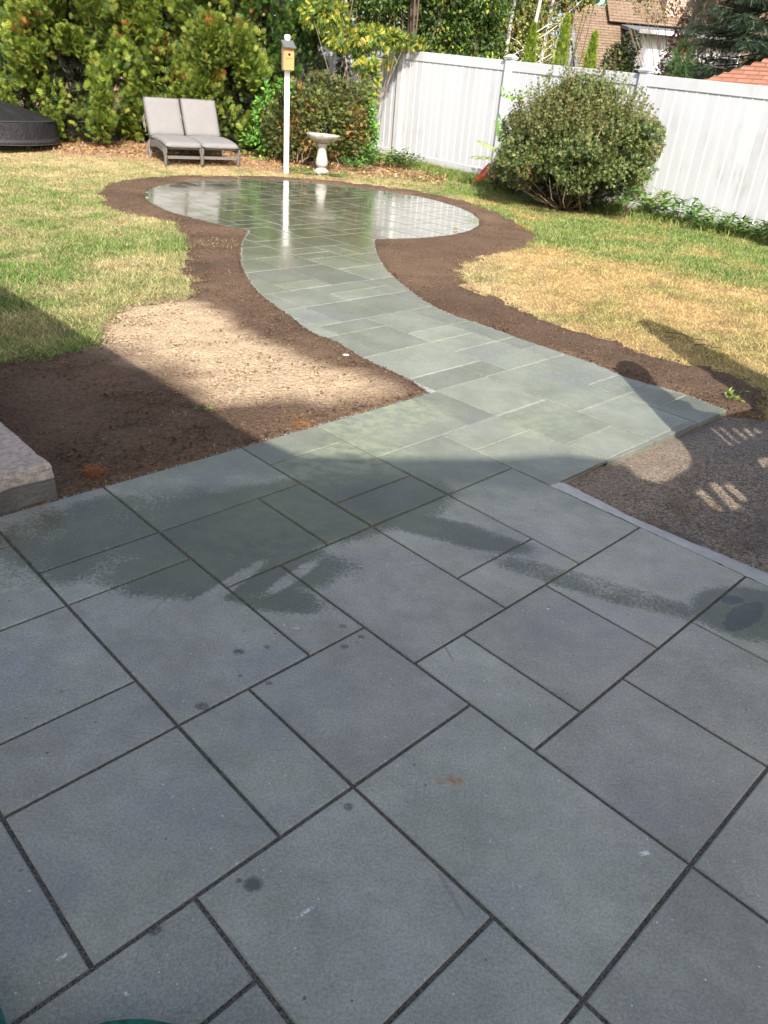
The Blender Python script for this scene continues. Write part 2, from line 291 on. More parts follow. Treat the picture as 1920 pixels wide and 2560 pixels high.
# ------------------------------------------------------------ outlines on the ground (metres)
PATIO = [(0.198, 4.075), (0.081, 4.281), (-0.054, 4.427), (-0.193, 4.576), (-0.302, 4.726), (-0.403, 4.889), (-0.505, 4.970), (-0.604, 5.073), (-0.705, 5.252), (-0.806, 5.433), (-0.946, 5.662), (-1.084, 5.912), (-1.204, 6.179), (-1.312, 6.477), (-1.404, 6.760), (-1.482, 7.058), (-1.550, 7.367), (-1.616, 7.705), (-1.658, 7.971), (-1.683, 8.216), (-1.718, 8.626), (-1.882, 8.674), (-2.168, 8.882), (-2.468, 9.098), (-2.837, 9.422), (-3.190, 9.902), (-3.343, 10.183), (-3.462, 10.508), (-3.561, 10.871), (-3.594, 11.311), (-3.555, 11.636), (-3.417, 12.161), (-3.141, 12.656), (-2.810, 13.036), (-2.322, 13.362), (-1.858, 13.422), (-1.227, 13.430), (-0.696, 13.253), (-0.028, 12.925), (0.354, 12.542), (0.700, 11.953), (0.880, 11.412), (0.944, 10.860), (0.911, 10.370), (0.757, 9.858), (0.535, 9.460), (0.246, 9.129), (-0.058, 8.904), (-0.367, 8.705), (-0.343, 8.426), (-0.321, 8.163), (-0.291, 7.898), (-0.255, 7.651), (-0.214, 7.421), (-0.167, 7.205), (-0.108, 6.990), (-0.049, 6.788), (0.014, 6.598), (0.085, 6.407), (0.165, 6.203), (0.253, 6.015), (0.344, 5.874), (0.432, 5.762), (0.612, 5.596), (0.857, 5.320), (1.280, 4.897), (1.452, 4.648), (1.772, 4.405), (1.928, 4.194), (0.732, 3.024), (2.648, 1.180), (0.189, -1.375), (-2.525, 1.237), (0.203, 4.071)]
SOIL_L = [(-2.679, 3.686), (-2.182, 3.955), (-2.080, 4.052), (-1.963, 4.135), (-1.813, 4.259), (-1.808, 4.410), (-1.946, 4.924), (-1.967, 5.175), (-1.814, 5.404), (-1.741, 5.547), (-1.616, 5.663), (-1.582, 5.800), (-1.682, 6.073), (-1.794, 6.321), (-1.882, 6.683), (-1.977, 7.067), (-2.173, 7.706), (-2.372, 8.317), (-2.580, 8.830), (-2.786, 8.921), (-3.046, 8.985), (-3.341, 9.222), (-3.614, 9.565), (-3.931, 10.273), (-4.182, 11.168), (-4.086, 11.968), (-3.672, 12.703), (-3.077, 13.250), (-2.332, 13.647), (-1.905, 13.703), (-1.203, 13.738), (-0.812, 12.954), (-1.895, 8.971), (-1.593, 8.333), (-1.370, 7.160), (-0.950, 5.933), (-0.251, 4.871), (0.282, 4.069), (-0.333, 3.302), (-1.110, 2.596), (-1.206, 2.389), (-1.657, 2.046)]
SOIL_R = [(-1.905, 13.703), (-1.203, 13.738), (-0.658, 13.617), (0.012, 13.427), (0.466, 13.106), (0.827, 12.611), (1.147, 11.929), (1.389, 11.141), (1.536, 10.316), (1.574, 9.830), (1.472, 9.426), (1.208, 8.877), (0.977, 8.497), (0.774, 8.234), (0.583, 7.787), (0.540, 7.225), (0.573, 6.879), (0.656, 6.539), (0.795, 6.448), (0.922, 6.251), (1.025, 5.964), (1.133, 5.757), (1.298, 5.571), (1.473, 5.490), (1.652, 5.289), (1.857, 5.068), (2.054, 4.944), (2.204, 4.878), (2.280, 4.773), (2.286, 4.648), (2.301, 4.551), (2.138, 4.143), (1.992, 4.147), (1.895, 4.101), (1.691, 4.305), (1.087, 4.981), (0.578, 5.397), (-0.019, 6.260), (-0.479, 8.159), (-0.448, 9.027), (0.385, 9.582), (0.796, 10.919), (-0.162, 12.394), (-1.088, 12.501), (-1.777, 12.796)]
DRY_SUNLIT = [(-1.803, 4.363), (-1.921, 4.835), (-1.959, 5.232), (-1.821, 5.425), (-1.610, 5.640), (-1.376, 5.369), (-1.076, 4.903), (-0.739, 4.629), (-0.412, 4.401), (-0.131, 4.146), (-0.078, 3.983), (-0.179, 3.837), (-0.389, 3.788), (-0.591, 3.712), (-0.859, 3.595), (-1.078, 3.805), (-1.541, 4.227)]  # dry tan soil, its lower border painted along the house shadow edge
DRIVE = [(1.928, 4.194), (1.999, 4.167), (2.138, 4.143), (2.350, 4.233), (6.000, 4.600), (6.000, -0.500), (2.648, 1.180), (0.732, 3.024)]
ORI = (-0.01838, 1.28540); UNIT = 0.221582; TH = -0.766266
E1 = (math.cos(TH), math.sin(TH)); E2 = (-E1[1], E1[0])
def lat(a, b): return (ORI[0]+UNIT*(a*E1[0]+b*E2[0]), ORI[1]+UNIT*(a*E1[1]+b*E2[1]))
def unlat(x, y):
    dx, dy = x-ORI[0], y-ORI[1]; return ((dx*E1[0]+dy*E1[1])/UNIT, (dx*E2[0]+dy*E2[1])/UNIT)

# ------------------------------------------------------------ ground sheet
GA = [(-2.77, 5.80, 0.75, 0.9), (-2.79, 7.11, 0.78, 1.2), (-2.25, 4.38, 0.97, 0.5), (-2.22, 4.84, 0.9, 0.4), (-2.14, 6.04, 0.7, 0.5), (-1.72, 5.66, 0.75, 0.25), (-1.86, 4.95, 0.35, 0.3), (-3.99, 9.69, 0.62, 1.5), (-5.25, 10.95, 0.5, 1.5), (-4.08, 11.35, 0.25, 0.8), (-6.17, 13.56, 0.05, 0.8), (-3.55, 13.71, 0.2, 0.8), (-2.25, 13.98, 0.45, 0.7), (-1.25, 14.29, 0.25, 0.6), (-0.21, 14.20, 0.45, 0.7), (-5.58, 14.66, 0.03, 0.8), (-2.01, 6.55, 0.7, 0.5), (0.83, 14.10, 0.85, 0.6), (1.49, 10.78, 0.95, 0.7), (2.40, 10.00, 0.95, 0.8), (3.20, 9.33, 0.95, 0.8), (3.81, 8.49, 0.95, 0.8), (2.20, 11.90, 0.75, 0.5), (1.86, 9.22, 0.45, 0.3), (1.22, 8.47, 0.12, 0.5), (1.69, 7.49, 0.12, 0.7), (2.14, 7.02, 0.12, 0.8), (2.64, 6.37, 0.12, 0.8), (3.33, 7.28, 0.35, 0.5), (2.09, 5.16, 0.4, 0.3), (0.89, 7.19, 0.1, 0.5), (1.57, 6.03, 0.1, 0.6), (1.83, 8.30, 0.45, 0.25), (2.80, 7.25, 0.25, 0.3), (2.13, 6.33, 0.1, 0.5)]
GAx = np.array(GA)
def greenness(x, y):
    x = np.asarray(x, float); y = np.asarray(y, float); num = 0; den = 0
    for gx, gy, g, s in GAx:
        w = np.exp(-((x-gx)**2+(y-gy)**2)/(2*s*s))+1e-9*(1/((x-gx)**2+(y-gy)**2+.1)); num = num+w*g; den = den+w
    return np.clip(num/den+(fbm(x, y, 1.3, 3)-.5)*1.1+(fbm(x, y, 3.4, 5)-.5)*1.1, 0, 1)
def turf_color(x, y, blade=False):
    g = greenness(x, y)[..., None]; r = fbm(x, y, 9, 11)[..., None]
    lf = np.clip((np.asarray(x)-.6)/.8, 0, 1)[..., None]; straw = (np.array([.50, .38, .20])*(1-r)+np.array([.60, .50, .32])*r)*(1-lf)+(np.array([.50, .33, .125])*(1-r)+np.array([.62, .45, .21])*r)*lf
    grn = np.array([.12, .23, .045])*(1-r)+np.array([.22, .31, .085])*r
    if not blade: straw = np.array([.36, .26, .13])*(.8+.4*r); grn = np.array([.08, .12, .03])*(.8+.4*r)
    c = (straw*(1-g)+grn*g)*(.62+.76*fbm(x, y, 11, 66, 3))[..., None]
    lit = np.clip((np.asarray(y)-13.9)*1.6-(np.asarray(x)+2)*.9*(np.asarray(x) > -2), 0, 1)[..., None]*np.clip(1-(np.asarray(x)-.2), 0, 1)[..., None]
    return c*(1-lit)+np.array([.42, .27, .17])*lit
xs = np.concatenate([np.array([-60, -40, -25, -16]), np.arange(-12, 12.01, .12), np.array([16, 25, 40, 60])])
ys = np.concatenate([np.array([-30, -15, -6]), np.arange(-2, 19.01, .12), np.array([22, 27, 35, 50, 75])])
X, Y = np.meshgrid(xs, ys); Z = zt(X, Y)+(fbm(X, Y, .8, 2)-.5)*.03*(np.abs(X) < 12)*(Y > 4)*(Y < 19)-.012
_a, _b = unlat(X, Y); keep = (_b < 12) & (_a > -12) & (Y < 6); Z = np.where(keep, -.03, Z)
ins = inpoly(X, Y, PATIO) | inpoly(X, Y, DRIVE); Z = np.where((inpoly(X, Y, SOIL_L) & (edist(X, Y, SOIL_L) > .1)) | (inpoly(X, Y, SOIL_R) & (edist(X, Y, SOIL_R) > .1)), np.minimum(Z, -.05), Z); Z = np.where(ins | ((edist(X, Y, PATIO) < .14)), np.minimum(Z, -.05), Z); Z = np.where(edist(X, Y, DRIVE) < .14, np.minimum(Z, -.05), Z)
ny, nx = X.shape; idx = np.arange(nx*ny).reshape(ny, nx)
Fc = np.stack([idx[:-1, :-1], idx[:-1, 1:], idx[1:, 1:], idx[1:, :-1]], -1).reshape(-1, 4)
TURFP = (X, Y, Z)
o = mesh_grid('lawn_ground', np.stack([X, Y, Z], -1).reshape(-1, 3), Fc.tolist(), MTURF, None, turf_color(X, Y).reshape(-1, 3)); tag(o, kind='structure')
# soil beds
def soil_sheet(name, poly, seed, cell=.045):
    P = np.array(poly); x0, y0 = P.min(0)-.05; x1, y1 = P.max(0)+.05; y1 = min(y1, 17)
    gx = np.arange(x0, x1, cell); gy = np.arange(y0, y1, cell); X, Y = np.meshgrid(gx, gy)
    X = X+(rng.random(X.shape)-.5)*cell*.5; Y = Y+(rng.random(Y.shape)-.5)*cell*.5
    wx = X+(fbm(X, Y, 4, seed)-.5)*.26+(fbm(X, Y, 17, seed+3)-.5)*.14; wy = Y+(fbm(X, Y, 4, seed+5)-.5)*.26+(fbm(X, Y, 17, seed+6)-.5)*.14
    nearp = np.clip(edist(X, Y, PATIO)/.12, 0, 1); wx = X+(wx-X)*nearp; wy = Y+(wy-Y)*nearp
    IN = inpoly(wx, wy, poly) & ~inpoly(X, Y, PATIO) & ~inpoly(X, Y, DRIVE); d = np.minimum(edist(wx, wy, poly), .5)
    h = .018*np.clip(d/.12, 0, 1)+(fbm(X, Y, 7, seed)-.5)*.03+(fbm(X, Y, 16, seed+2)-.5)*.018
    dp = edist(X, Y, PATIO); h = h*np.clip(dp/.1, .15, 1)
    Z = zt(X, Y)+np.where(IN, h+.002, -.06-0*h)
    col = np.array([.13, .084, .054])*(.6+.8*fbm(X, Y, 2.5, seed))[..., None]+np.array([.05, .032, .02])*np.clip(fbm(X, Y, 1.3, seed+9)*2.2-1.1, 0, 1)[..., None]
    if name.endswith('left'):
        dd = edist(X, Y, DRY_SUNLIT)*np.where(inpoly(X, Y, DRY_SUNLIT), 1, -1)+(fbm(X, Y, 3.2, 40, 5)-.5)*.36
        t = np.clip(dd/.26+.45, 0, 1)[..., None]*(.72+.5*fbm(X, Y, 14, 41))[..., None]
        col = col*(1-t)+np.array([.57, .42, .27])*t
    # keep only cells touching the bed
    ny, nx = X.shape; idx = np.arange(nx*ny).reshape(ny, nx)
    q = np.stack([idx[:-1, :-1], idx[:-1, 1:], idx[1:, 1:], idx[1:, :-1]], -1).reshape(-1, 4)
    k = IN.reshape(-1)[q].any(1); q = q[k]
    used = np.unique(q); re = -np.ones(nx*ny, int); re[used] = np.arange(len(used))
    o = mesh_grid(name, np.stack([X, Y, Z], -1).reshape(-1, 3)[used], re[q].tolist(), MSOIL, None, col.reshape(-1, 3)[used]); tag(o, kind='structure')
    return poly, col, X, Y
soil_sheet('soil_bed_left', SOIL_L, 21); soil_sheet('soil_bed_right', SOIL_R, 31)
def in_soil(x, y): return (inpoly(x, y, SOIL_L) | inpoly(x, y, SOIL_R))
# crumbs of soil: one stuff object per bed
octa = np.array([[1, 0, 0], [-1, 0, 0], [0, 1, 0], [0, -1, 0], [0, 0, 1.0], [0, 0, -1]]); oF = [(0, 2, 4), (2, 1, 4), (1, 3, 4), (3, 0, 4)]
def crumbs(name, poly, n, label, smin=.003, smax=.012):
    P = np.array(poly); x0, y0 = P.min(0); x1, y1 = P.max(0)
    x = rng.uniform(x0, x1, n*3); y = rng.uniform(y0, min(y1, 16), n*3); w = rng.random(n*3) < np.clip(5.5/np.maximum(y, .5), 0, 1)**1.5
    ok = inpoly(x, y, poly) & ~inpoly(x, y, PATIO) & ~inpoly(x, y, DRIVE) & (edist(x, y, PATIO) > .015) & w; x = x[ok][:n]; y = y[ok][:n]; n = len(x)
    s = smin+(smax-smin)*rng.random(n)**4; V = octa[None]*s[:, None, None]*(.6+.8*rng.random((n, 6, 3))); a = rng.random(n)*6.28
    R = np.zeros((n, 3, 3)); R[:, 0, 0] = np.cos(a); R[:, 0, 1] = -np.sin(a); R[:, 1, 0] = np.sin(a); R[:, 1, 1] = np.cos(a); R[:, 2, 2] = .7
    V = np.einsum('nij,nkj->nki', R, V); V += np.stack([x, y, zt(x, y)+.014*np.clip(edist(x, y, PATIO)/.1, .2, 1)+rng.random(n)*.008], -1)[:, None]
    T = V[:, np.array(oF)].reshape(-1, 3, 3)
    dz = np.clip((edist(x, y, DRY_SUNLIT)*np.where(inpoly(x, y, DRY_SUNLIT), 1, -1)+(fbm(x, y, 3.2, 40, 5)-.5)*.36)/.26+.45, 0, 1) if 'left' in name else np.zeros(n)
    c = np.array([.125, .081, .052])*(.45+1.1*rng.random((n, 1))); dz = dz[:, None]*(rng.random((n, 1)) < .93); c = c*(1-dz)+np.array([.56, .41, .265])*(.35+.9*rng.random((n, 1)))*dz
    return tag(mesh_tris(name, T, MSOIL, None, np.repeat(c, 4, 0)), label, 'soil', kind='stuff')
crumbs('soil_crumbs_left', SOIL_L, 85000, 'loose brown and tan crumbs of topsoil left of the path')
crumbs('soil_crumbs_right', SOIL_R, 34000, 'loose dark brown crumbs of topsoil right of the path')
# dry straw bits on the soil
def bits(name, polys, n, label):
    T = []; C = []
    for poly in polys:
        P = np.array(poly); x = rng.uniform(P[:, 0].min(), P[:, 0].max(), n*3); y = rng.uniform(P[:, 1].min(), min(16, P[:, 1].max()), n*3)
        ok = inpoly(x, y, poly) & ~inpoly(x, y, PATIO) & ~inpoly(x, y, DRIVE) & (rng.random(n*3) < .1+1.2*(fbm(x, y, 1.8, 77) > .55)); x = x[ok][:n]; y = y[ok][:n]; k = len(x)
        a = rng.random(k)*6.28; L = rng.uniform(.01, .04, k); d = np.stack([np.cos(a), np.sin(a), rng.uniform(-.2, .3, k)], -1); s = np.stack([-np.sin(a), np.cos(a), 0*a], -1)*.0022
        p = np.stack([x, y, zt(x, y)+.028*np.clip(edist(x, y, PATIO)/.1, .3, 1)], -1); T.append(np.stack([p-s, p+s, p+d*L[:, None]], 1)); C.append(np.array([.45, .30, .14])*(.5+.9*rng.random((k, 1))))
    return tag(mesh_tris(name, np.concatenate(T), MSOIL, None, np.concatenate(C)), label, 'straw', kind='stuff')
bits('straw_bits', [SOIL_L, SOIL_R], 1800, 'stray bits of straw and dry grass lying on the brown soil')

# ------------------------------------------------------------ driveway, kerb, step
def sheet_poly(name, poly, z, mat, kind='structure'):
    b = bmesh.new(); f = b.faces.new([b.verts.new((x, y, z)) for x, y in poly]); bmesh.ops.triangulate(b, faces=[f])
    me = bpy.data.meshes.new(name); b.to_mesh(me); b.free(); me.materials.append(mat); return tag(link(bpy.data.objects.new(name, me)), kind=kind)
KOUT = None
gx = np.arange(-.2, 6.2, .03); gy = np.arange(-.5, 4.7, .03); X, Y = np.meshgrid(gx, gy); IN = inpoly(X, Y, DRIVE)
Z = -.030+(fbm(X, Y, 14, 60)-.5)*.012+(fbm(X, Y, 3, 61)-.5)*.012-.0*X; ny, nx = X.shape; idx = np.arange(nx*ny).reshape(ny, nx)
q = np.stack([idx[:-1, :-1], idx[:-1, 1:], idx[1:, 1:], idx[1:, :-1]], -1).reshape(-1, 4); q = q[IN.reshape(-1)[q].any(1)]; used = np.unique(q); re = -np.ones(nx*ny, int); re[used] = np.arange(len(used))
o = mesh_grid('driveway', np.stack([X, Y, Z], -1).reshape(-1, 3)[used], re[q].tolist(), MASPH); tag(o, kind='structure')
KI = [(0.720, 3.038), (0.783, 2.977), (0.888, 2.876), (0.994, 2.774), (1.085, 2.687), (1.174, 2.600), (1.274, 2.505), (1.405, 2.378), (1.550, 2.239)]
KO = [(0.791, 3.112), (0.857, 3.053), (0.952, 2.943), (1.044, 2.826), (1.142, 2.746), (1.235, 2.664), (1.346, 2.580), (1.491, 2.468), (1.642, 2.335)]
gK = []; nK = 60; m_ = 5
def along(P, t):
    P = np.array(P); L = np.r_[0, np.cumsum(np.hypot(*np.diff(P, axis=0).T))]; s = t*L[-1]; return np.array([np.interp(s, L, P[:, 0]), np.interp(s, L, P[:, 1])])
VK = []
for i in range(nK+1):
    t = i/nK; a = along(KI, t); b_ = along(KO, t)
    for j in range(m_+1):
        u = j/m_; p = a+(b_-a)*u+(rng.random(2)-.5)*.006*(j == m_); VK.append((p[0], p[1], -.003-.008*u*u-(.05 if j == m_ else 0)+rng.normal()*.001))
FK = [(i*(m_+1)+j, (i+1)*(m_+1)+j, (i+1)*(m_+1)+j+1, i*(m_+1)+j+1) for i in range(nK) for j in range(m_)]
tag(mesh_grid('kerb', VK, FK, MCONC), kind='structure')
# old broken concrete step at left
def concrete_old():
    m = N('weathered_concrete'); z = m.n('ShaderNodeSeparateXYZ', {0: m.geo}).outputs[2]; g = m.noise(45, 6, .75); big = m.noise(5, 5, .6)
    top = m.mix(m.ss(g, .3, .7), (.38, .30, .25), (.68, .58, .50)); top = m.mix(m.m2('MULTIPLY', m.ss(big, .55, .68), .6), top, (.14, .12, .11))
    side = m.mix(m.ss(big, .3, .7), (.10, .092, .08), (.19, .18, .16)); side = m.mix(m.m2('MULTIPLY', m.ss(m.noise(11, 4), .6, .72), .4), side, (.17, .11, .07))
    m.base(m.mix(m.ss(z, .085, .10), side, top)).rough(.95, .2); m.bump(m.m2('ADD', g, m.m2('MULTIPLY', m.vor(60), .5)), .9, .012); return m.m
MOLD = concrete_old()
st = empty('concrete_step', (*lat(-8.04, .18), 0), 0, 'old crumbly concrete step beside the dark soil at the left edge', 'step')
def step_block(z0, z1, over, name, rough_):
    b = bmesh.new(); n = 26; ring = []
    A = lat(-8.04, .18); B = lat(-8.04, -4.5); C_ = lat(-14, -4.5); D = lat(-14, .18); pts = []
    for P0, P1 in ((A, B), (B, C_), (C_, D), (D, A)):
        for i in range(n): t = i/n; pts.append((P0[0]+(P1[0]-P0[0])*t, P0[1]+(P1[1]-P0[1])*t))
    cx = np.mean([p[0] for p in pts]); cy = np.mean([p[1] for p in pts])
    lev = [(z0, 0), (z0+(z1-z0)*.5, over), (z1-.012, over), (z1, over-.012)]
    for z, o_ in lev:
        r = []
        for (x, y) in pts:
            d = math.hypot(x-cx, y-cy); k = o_/d+rng.normal()*rough_/d
            r.append(b.verts.new((cx+(x-cx)*(1+k)-st.location.x, cy+(y-cy)*(1+k)-st.location.y, z+rng.normal()*rough_*.6*(z > z0))))
        ring.append(r)
    for r0, r1 in zip(ring, ring[1:]):
        for i in range(len(r0)): b.faces.new((r0[i], r0[(i+1) % len(r0)], r1[(i+1) % len(r1)], r1[i]))
    f = b.faces.new(ring[-1]); bmesh.ops.recalc_face_normals(b, faces=b.faces); bmesh.ops.triangulate(b, faces=[f])
    me = bpy.data.meshes.new(name); b.to_mesh(me); b.free(); me.materials.append(MOLD); link(bpy.data.objects.new(name, me), st)
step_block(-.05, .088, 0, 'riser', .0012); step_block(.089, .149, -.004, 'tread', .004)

# ------------------------------------------------------------ patio pavers
o = sheet_poly('patio_base', PATIO, -.0060, MSAND)
PATIO_OBJ = o
fixed = [(0,3,0,2),(-2,0,0,2),(-2,0,-1,0),(-2,0,-3,-1),(0,2,-2,0),(0,1,-4,-2),(1,3,-4,-2),(2,3,-2,0),(1,3,2,4),(-1,1,3,5),(-1,1,2,3),(-4,-2,1,2),(-4,-1,2,4),(-5,-2,-1,1),(-6,-5,-1,1),(-8,-6,-1,1),
(-6,-4,1,3),(-8,-6,1,4),(-6,-4,3,4),(-8,-7,4,6),(-7,-5,4,6),(-5,-4,4,6),(-4,-2,4,6),(-2,-1,4,6),(-4,-1,6,8),(-1,1,5,8),(1,3,4,6),(1,3,6,8),(-5,-3,-3,-1),(-3,-2,-3,-1),(-7,-5,-3,-1),(-2,0,-5,-3),
(3,5,0,2),(3,5,2,4),(3,5,-2,0),(3,5,4,6),(3,5,6,8),(-8,-6,6,9),(-6,-4,6,8),(-6,-5,8,10),(-5,-3,8,10),(-8,-6,9,10),(-8,-6,10,12),(-6,-4,10,12),(-4,-3,10,12),(-8,-5,12,14),(-5,-3,12,14),(-8,-6,14,16),(-6,-5,14,16),
(-9,-8,10,12),(-11,-9,10,13),(-9,-8,12,13),(-10,-8,13,15),(-11,-10,13,15),(-10,-9,15,16),(-9,-8,15,17),(-13,-11,11,13),(-12,-11,13,15),(-14,-12,13,15),(-14,-13,11,13),(-16,-14,12,14),(-16,-14,14,16),(-18,-16,12,14),(-18,-17,14,17),(-17,-16,14,16)]
occ = {}
for t in fixed:
    for a in range(t[0], t[1]):
        for b in range(t[2], t[3]): occ[(a, b)] = t
tiles = list(dict.fromkeys(fixed)); rr = random.Random(5)
PL = [unlat(*p) for p in PATIO]; pa = np.array(PL)
cells = [(a, b) for a in range(-46, 9) for b in range(-8, 40)]
ca = np.array(cells, float)+.5
near_ = inpoly(ca[:, 0], ca[:, 1], PL) | (edist(ca[:, 0], ca[:, 1], PL) < .72)
need = {c for c, k in zip(cells, near_) if k}
for (a, b) in sorted(need, key=lambda c: (-c[0], c[1])):
    if (a, b) in occ: continue
    opts = [(2, 3), (3, 2), (2, 2), (2, 2), (1, 2), (2, 1)]; rr.shuffle(opts); done = False
    for w, h in opts:
        t = (a-w+1, a+1, b, b+h); cs = [(i, j) for i in range(t[0], t[1]) for j in range(t[2], t[3])]
        if any(c in occ for c in cs): continue
        # avoid leaving a single trapped cell above
        if (a, b+h) in need and (a, b+h) not in occ and (a, b+h+1) in occ and h != 1 and rr.random() < .7: continue
        for c in cs: occ[c] = t
        tiles.append(t); done = True; break
    if not done: occ[(a, b)] = (a, a+1, b, b+1); tiles.append((a, a+1, b, b+1))
def clip(subj, x0, x1, y0, y1):
    for ax, v, sg in ((0, x0, 1), (0, x1, -1), (1, y0, 1), (1, y1, -1)):
        out = []
        for i in range(len(subj)):
            p, q = subj[i-1], subj[i]; ip = (p[ax]-v)*sg >= 0; iq = (q[ax]-v)*sg >= 0
            if ip != iq: t = (v-p[ax])/(q[ax]-p[ax]); out.append((p[0]+(q[0]-p[0])*t, p[1]+(q[1]-p[1])*t))
            if iq: out.append(q)
        subj = out
        if not subj: break
    return subj
def area(P): return .5*sum(P[i-1][0]*P[i][1]-P[i][0]*P[i-1][1] for i in range(len(P)))
npav = 0
for t in tiles:
    cx, cy = lat((t[0]+t[1])/2, (t[2]+t[3])/2); g = (.0050 if cy < 3.3 else .0052 if cy < 7 else .0075)/UNIT
    P = clip(list(PL), t[0]+g, t[1]-g, t[2]+g, t[3]-g)
    if len(P) < 3 or abs(area(P)) < .12: continue
    if area(P) < 0: P = P[::-1]
    Q = []
    for p in P:
        if not Q or math.hypot(p[0]-Q[-1][0], p[1]-Q[-1][1]) > .03: Q.append(p)
    if math.hypot(Q[0][0]-Q[-1][0], Q[0][1]-Q[-1][1]) < .03: Q.pop()
    if len(Q) < 3: continue
    loc = [lat(*p) for p in Q]; mx = sum(p[0] for p in loc)/len(loc); my = sum(p[1] for p in loc)/len(loc)
    loc = [(x-mx, y-my) for x, y in loc]; n = len(loc); b = bmesh.new()
    def ring(inset, z):
        out = []
        for i in range(n):
            p0 = Vector(loc[i-1]); p1 = Vector(loc[i]); p2 = Vector(loc[(i+1) % n]); d1 = (p1-p0).normalized(); d2 = (p2-p1).normalized()
            n1 = Vector((-d1.y, d1.x)); n2 = Vector((-d2.y, d2.x)); m_ = (n1+n2); m_ = m_.normalized() if m_.length > .1 else n1; k = inset/max(.4, m_.dot(n1)); q = p1+m_*k
            out.append(b.verts.new((q.x, q.y, z)))
        return out
    r0 = ring(0, -.04); r1 = ring(0, -.0035); r2 = ring(.0032, 0)
    for A, B in ((r0, r1), (r1, r2)):
        for i in range(n): b.faces.new((A[i], A[(i+1) % n], B[(i+1) % n], B[i]))
    try: b.faces.new(r2)
    except ValueError: pass
    me = bpy.data.meshes.new('paver'); b.to_mesh(me); b.free(); me.materials.append(MPAVER)
    pv = link(bpy.data.objects.new('paver', me), PATIO_OBJ); pv.location = (mx, my, .0+rng.normal()*.0005); pv.rotation_euler = (rng.normal()*.0009, rng.normal()*.0009, rng.normal()*.0008); npav += 1
print('pavers', npav)
# edge restraint crumbs: pale mortar rim along the path edges
E = np.array(PATIO); T = []; C = []
for i in range(len(E)):
    a, b = E[i], E[(i+1) % len(E)]; L = math.hypot(*(b-a)); m1 = (a+b)/2
    if m1[1] < 2.4 or m1[1] > 9.5 or (i > 0 and a[0] > .7 and b[0] > .7 and b[1] < a[1]-.3): continue
    k = int(L*260); t = rng.random(k); nrm = np.array([-(b-a)[1], (b-a)[0]])/max(L, 1e-6)
    p = a+(b-a)*t[:, None]+nrm*(rng.normal(size=(k, 1))*.006); s = rng.uniform(.0015, .0045, k)
    V = octa[None]*s[:, None, None]*(.6+.8*rng.random((k, 6, 3))); V += np.c_[p, np.full(k, -.001)][:, None]; T.append(V[:, np.array(oF)].reshape(-1, 3, 3)); C.append(np.repeat(np.array([[.34, .33, .31]])*(.4+.7*rng.random((k, 1))), 4, 0))
tag(mesh_tris('edging_grit', np.concatenate(T), MSOIL, None, np.concatenate(C)), 'pale grit and mortar crumbs along the paving edge', 'grit', kind='stuff')

# ------------------------------------------------------------ grass
HEDGE_Y = 15.0
def grass(name, n, xr, yr, label, hmin, hmax, dens=None, extra=None, gl=None):
    x = rng.uniform(*xr, n); y = rng.uniform(*yr, n)
    ok = ~inpoly(x, y, PATIO) & ~inpoly(x, y, DRIVE) & (edist(x, y, PATIO) > .02)
    so = in_soil(x+(fbm(x, y, 3, 90)-.5)*.3+rng.normal(size=n)*.035, y+(fbm(x, y, 3, 91)-.5)*.3+rng.normal(size=n)*.035); ok &= ~so | (rng.random(n) < .010)
    a_, b_ = unlat(x, y); ok &= ~((a_ > -3) & (b_ < 12) & (y < 5)) & ~((b_ < 6) & (y < 3.6))
    lx = np.clip((y-14.1)*1.2, 0, 1)*np.clip(1-(x-.2), 0, 1); ok &= rng.random(n) > lx*.93
    ok &= rng.random(n) < np.clip(7/y, .25, 1)
    if dens is not None: ok &= rng.random(n) < dens(x, y)
    x = x[ok]; y = y[ok]; k = len(x); g = greenness(x, y)
    # clumped height and lean
    cl = fbm(x, y, 6, 50); h = (hmin+(hmax-hmin)*rng.random(k))*(.55+.9*cl)*(1-.35*(1-g)); a = rng.random(k)*6.28+fbm(x, y, 3, 51)*5
    lean = rng.uniform(.4, 2.6, k)*(1.3-.5*g); w = rng.uniform(.0012, .0026, k)*(1+.10*y)
    z = zt(x, y)-.012+(fbm(x, y, .8, 2)-.5)*.03*(y > 4); p = np.stack([x, y, z], -1)
    d = np.stack([np.cos(a)*lean, np.sin(a)*lean, np.ones(k)], -1); d /= np.linalg.norm(d, axis=1, keepdims=True)
    th = rng.random(k)*6.28; s = np.stack([np.cos(th), np.sin(th), 0*th], -1)*w[:, None]
    T = np.stack([p-s, p+s, p+d*h[:, None]], 1)
    c = turf_color(x, y, True)*(.5+.95*rng.random((k, 1))); sw = (rng.random(k) < .18)[:, None]; c = np.where(sw, np.array([.56, .44, .22])*(.7+.5*rng.random((k, 1))), c)
    return tag(mesh_tris(name, T, MGRASS, None, c), label, 'grass', kind='stuff')
grass('lawn_grass_left', 900000, (-9, -.4), (3.4, 14.6), 'patchy green and straw lawn left of the curving path', .022, .055)
grass('lawn_grass_right', 620000, (.5, 9), (3.9, 14.5), 'yellowed lawn between the soil border and white fence', .022, .055)
grass('lawn_grass_back', 260000, (-9, 2.5), (12.6, 16.4), 'thin dry lawn behind the round patio', .025, .06)
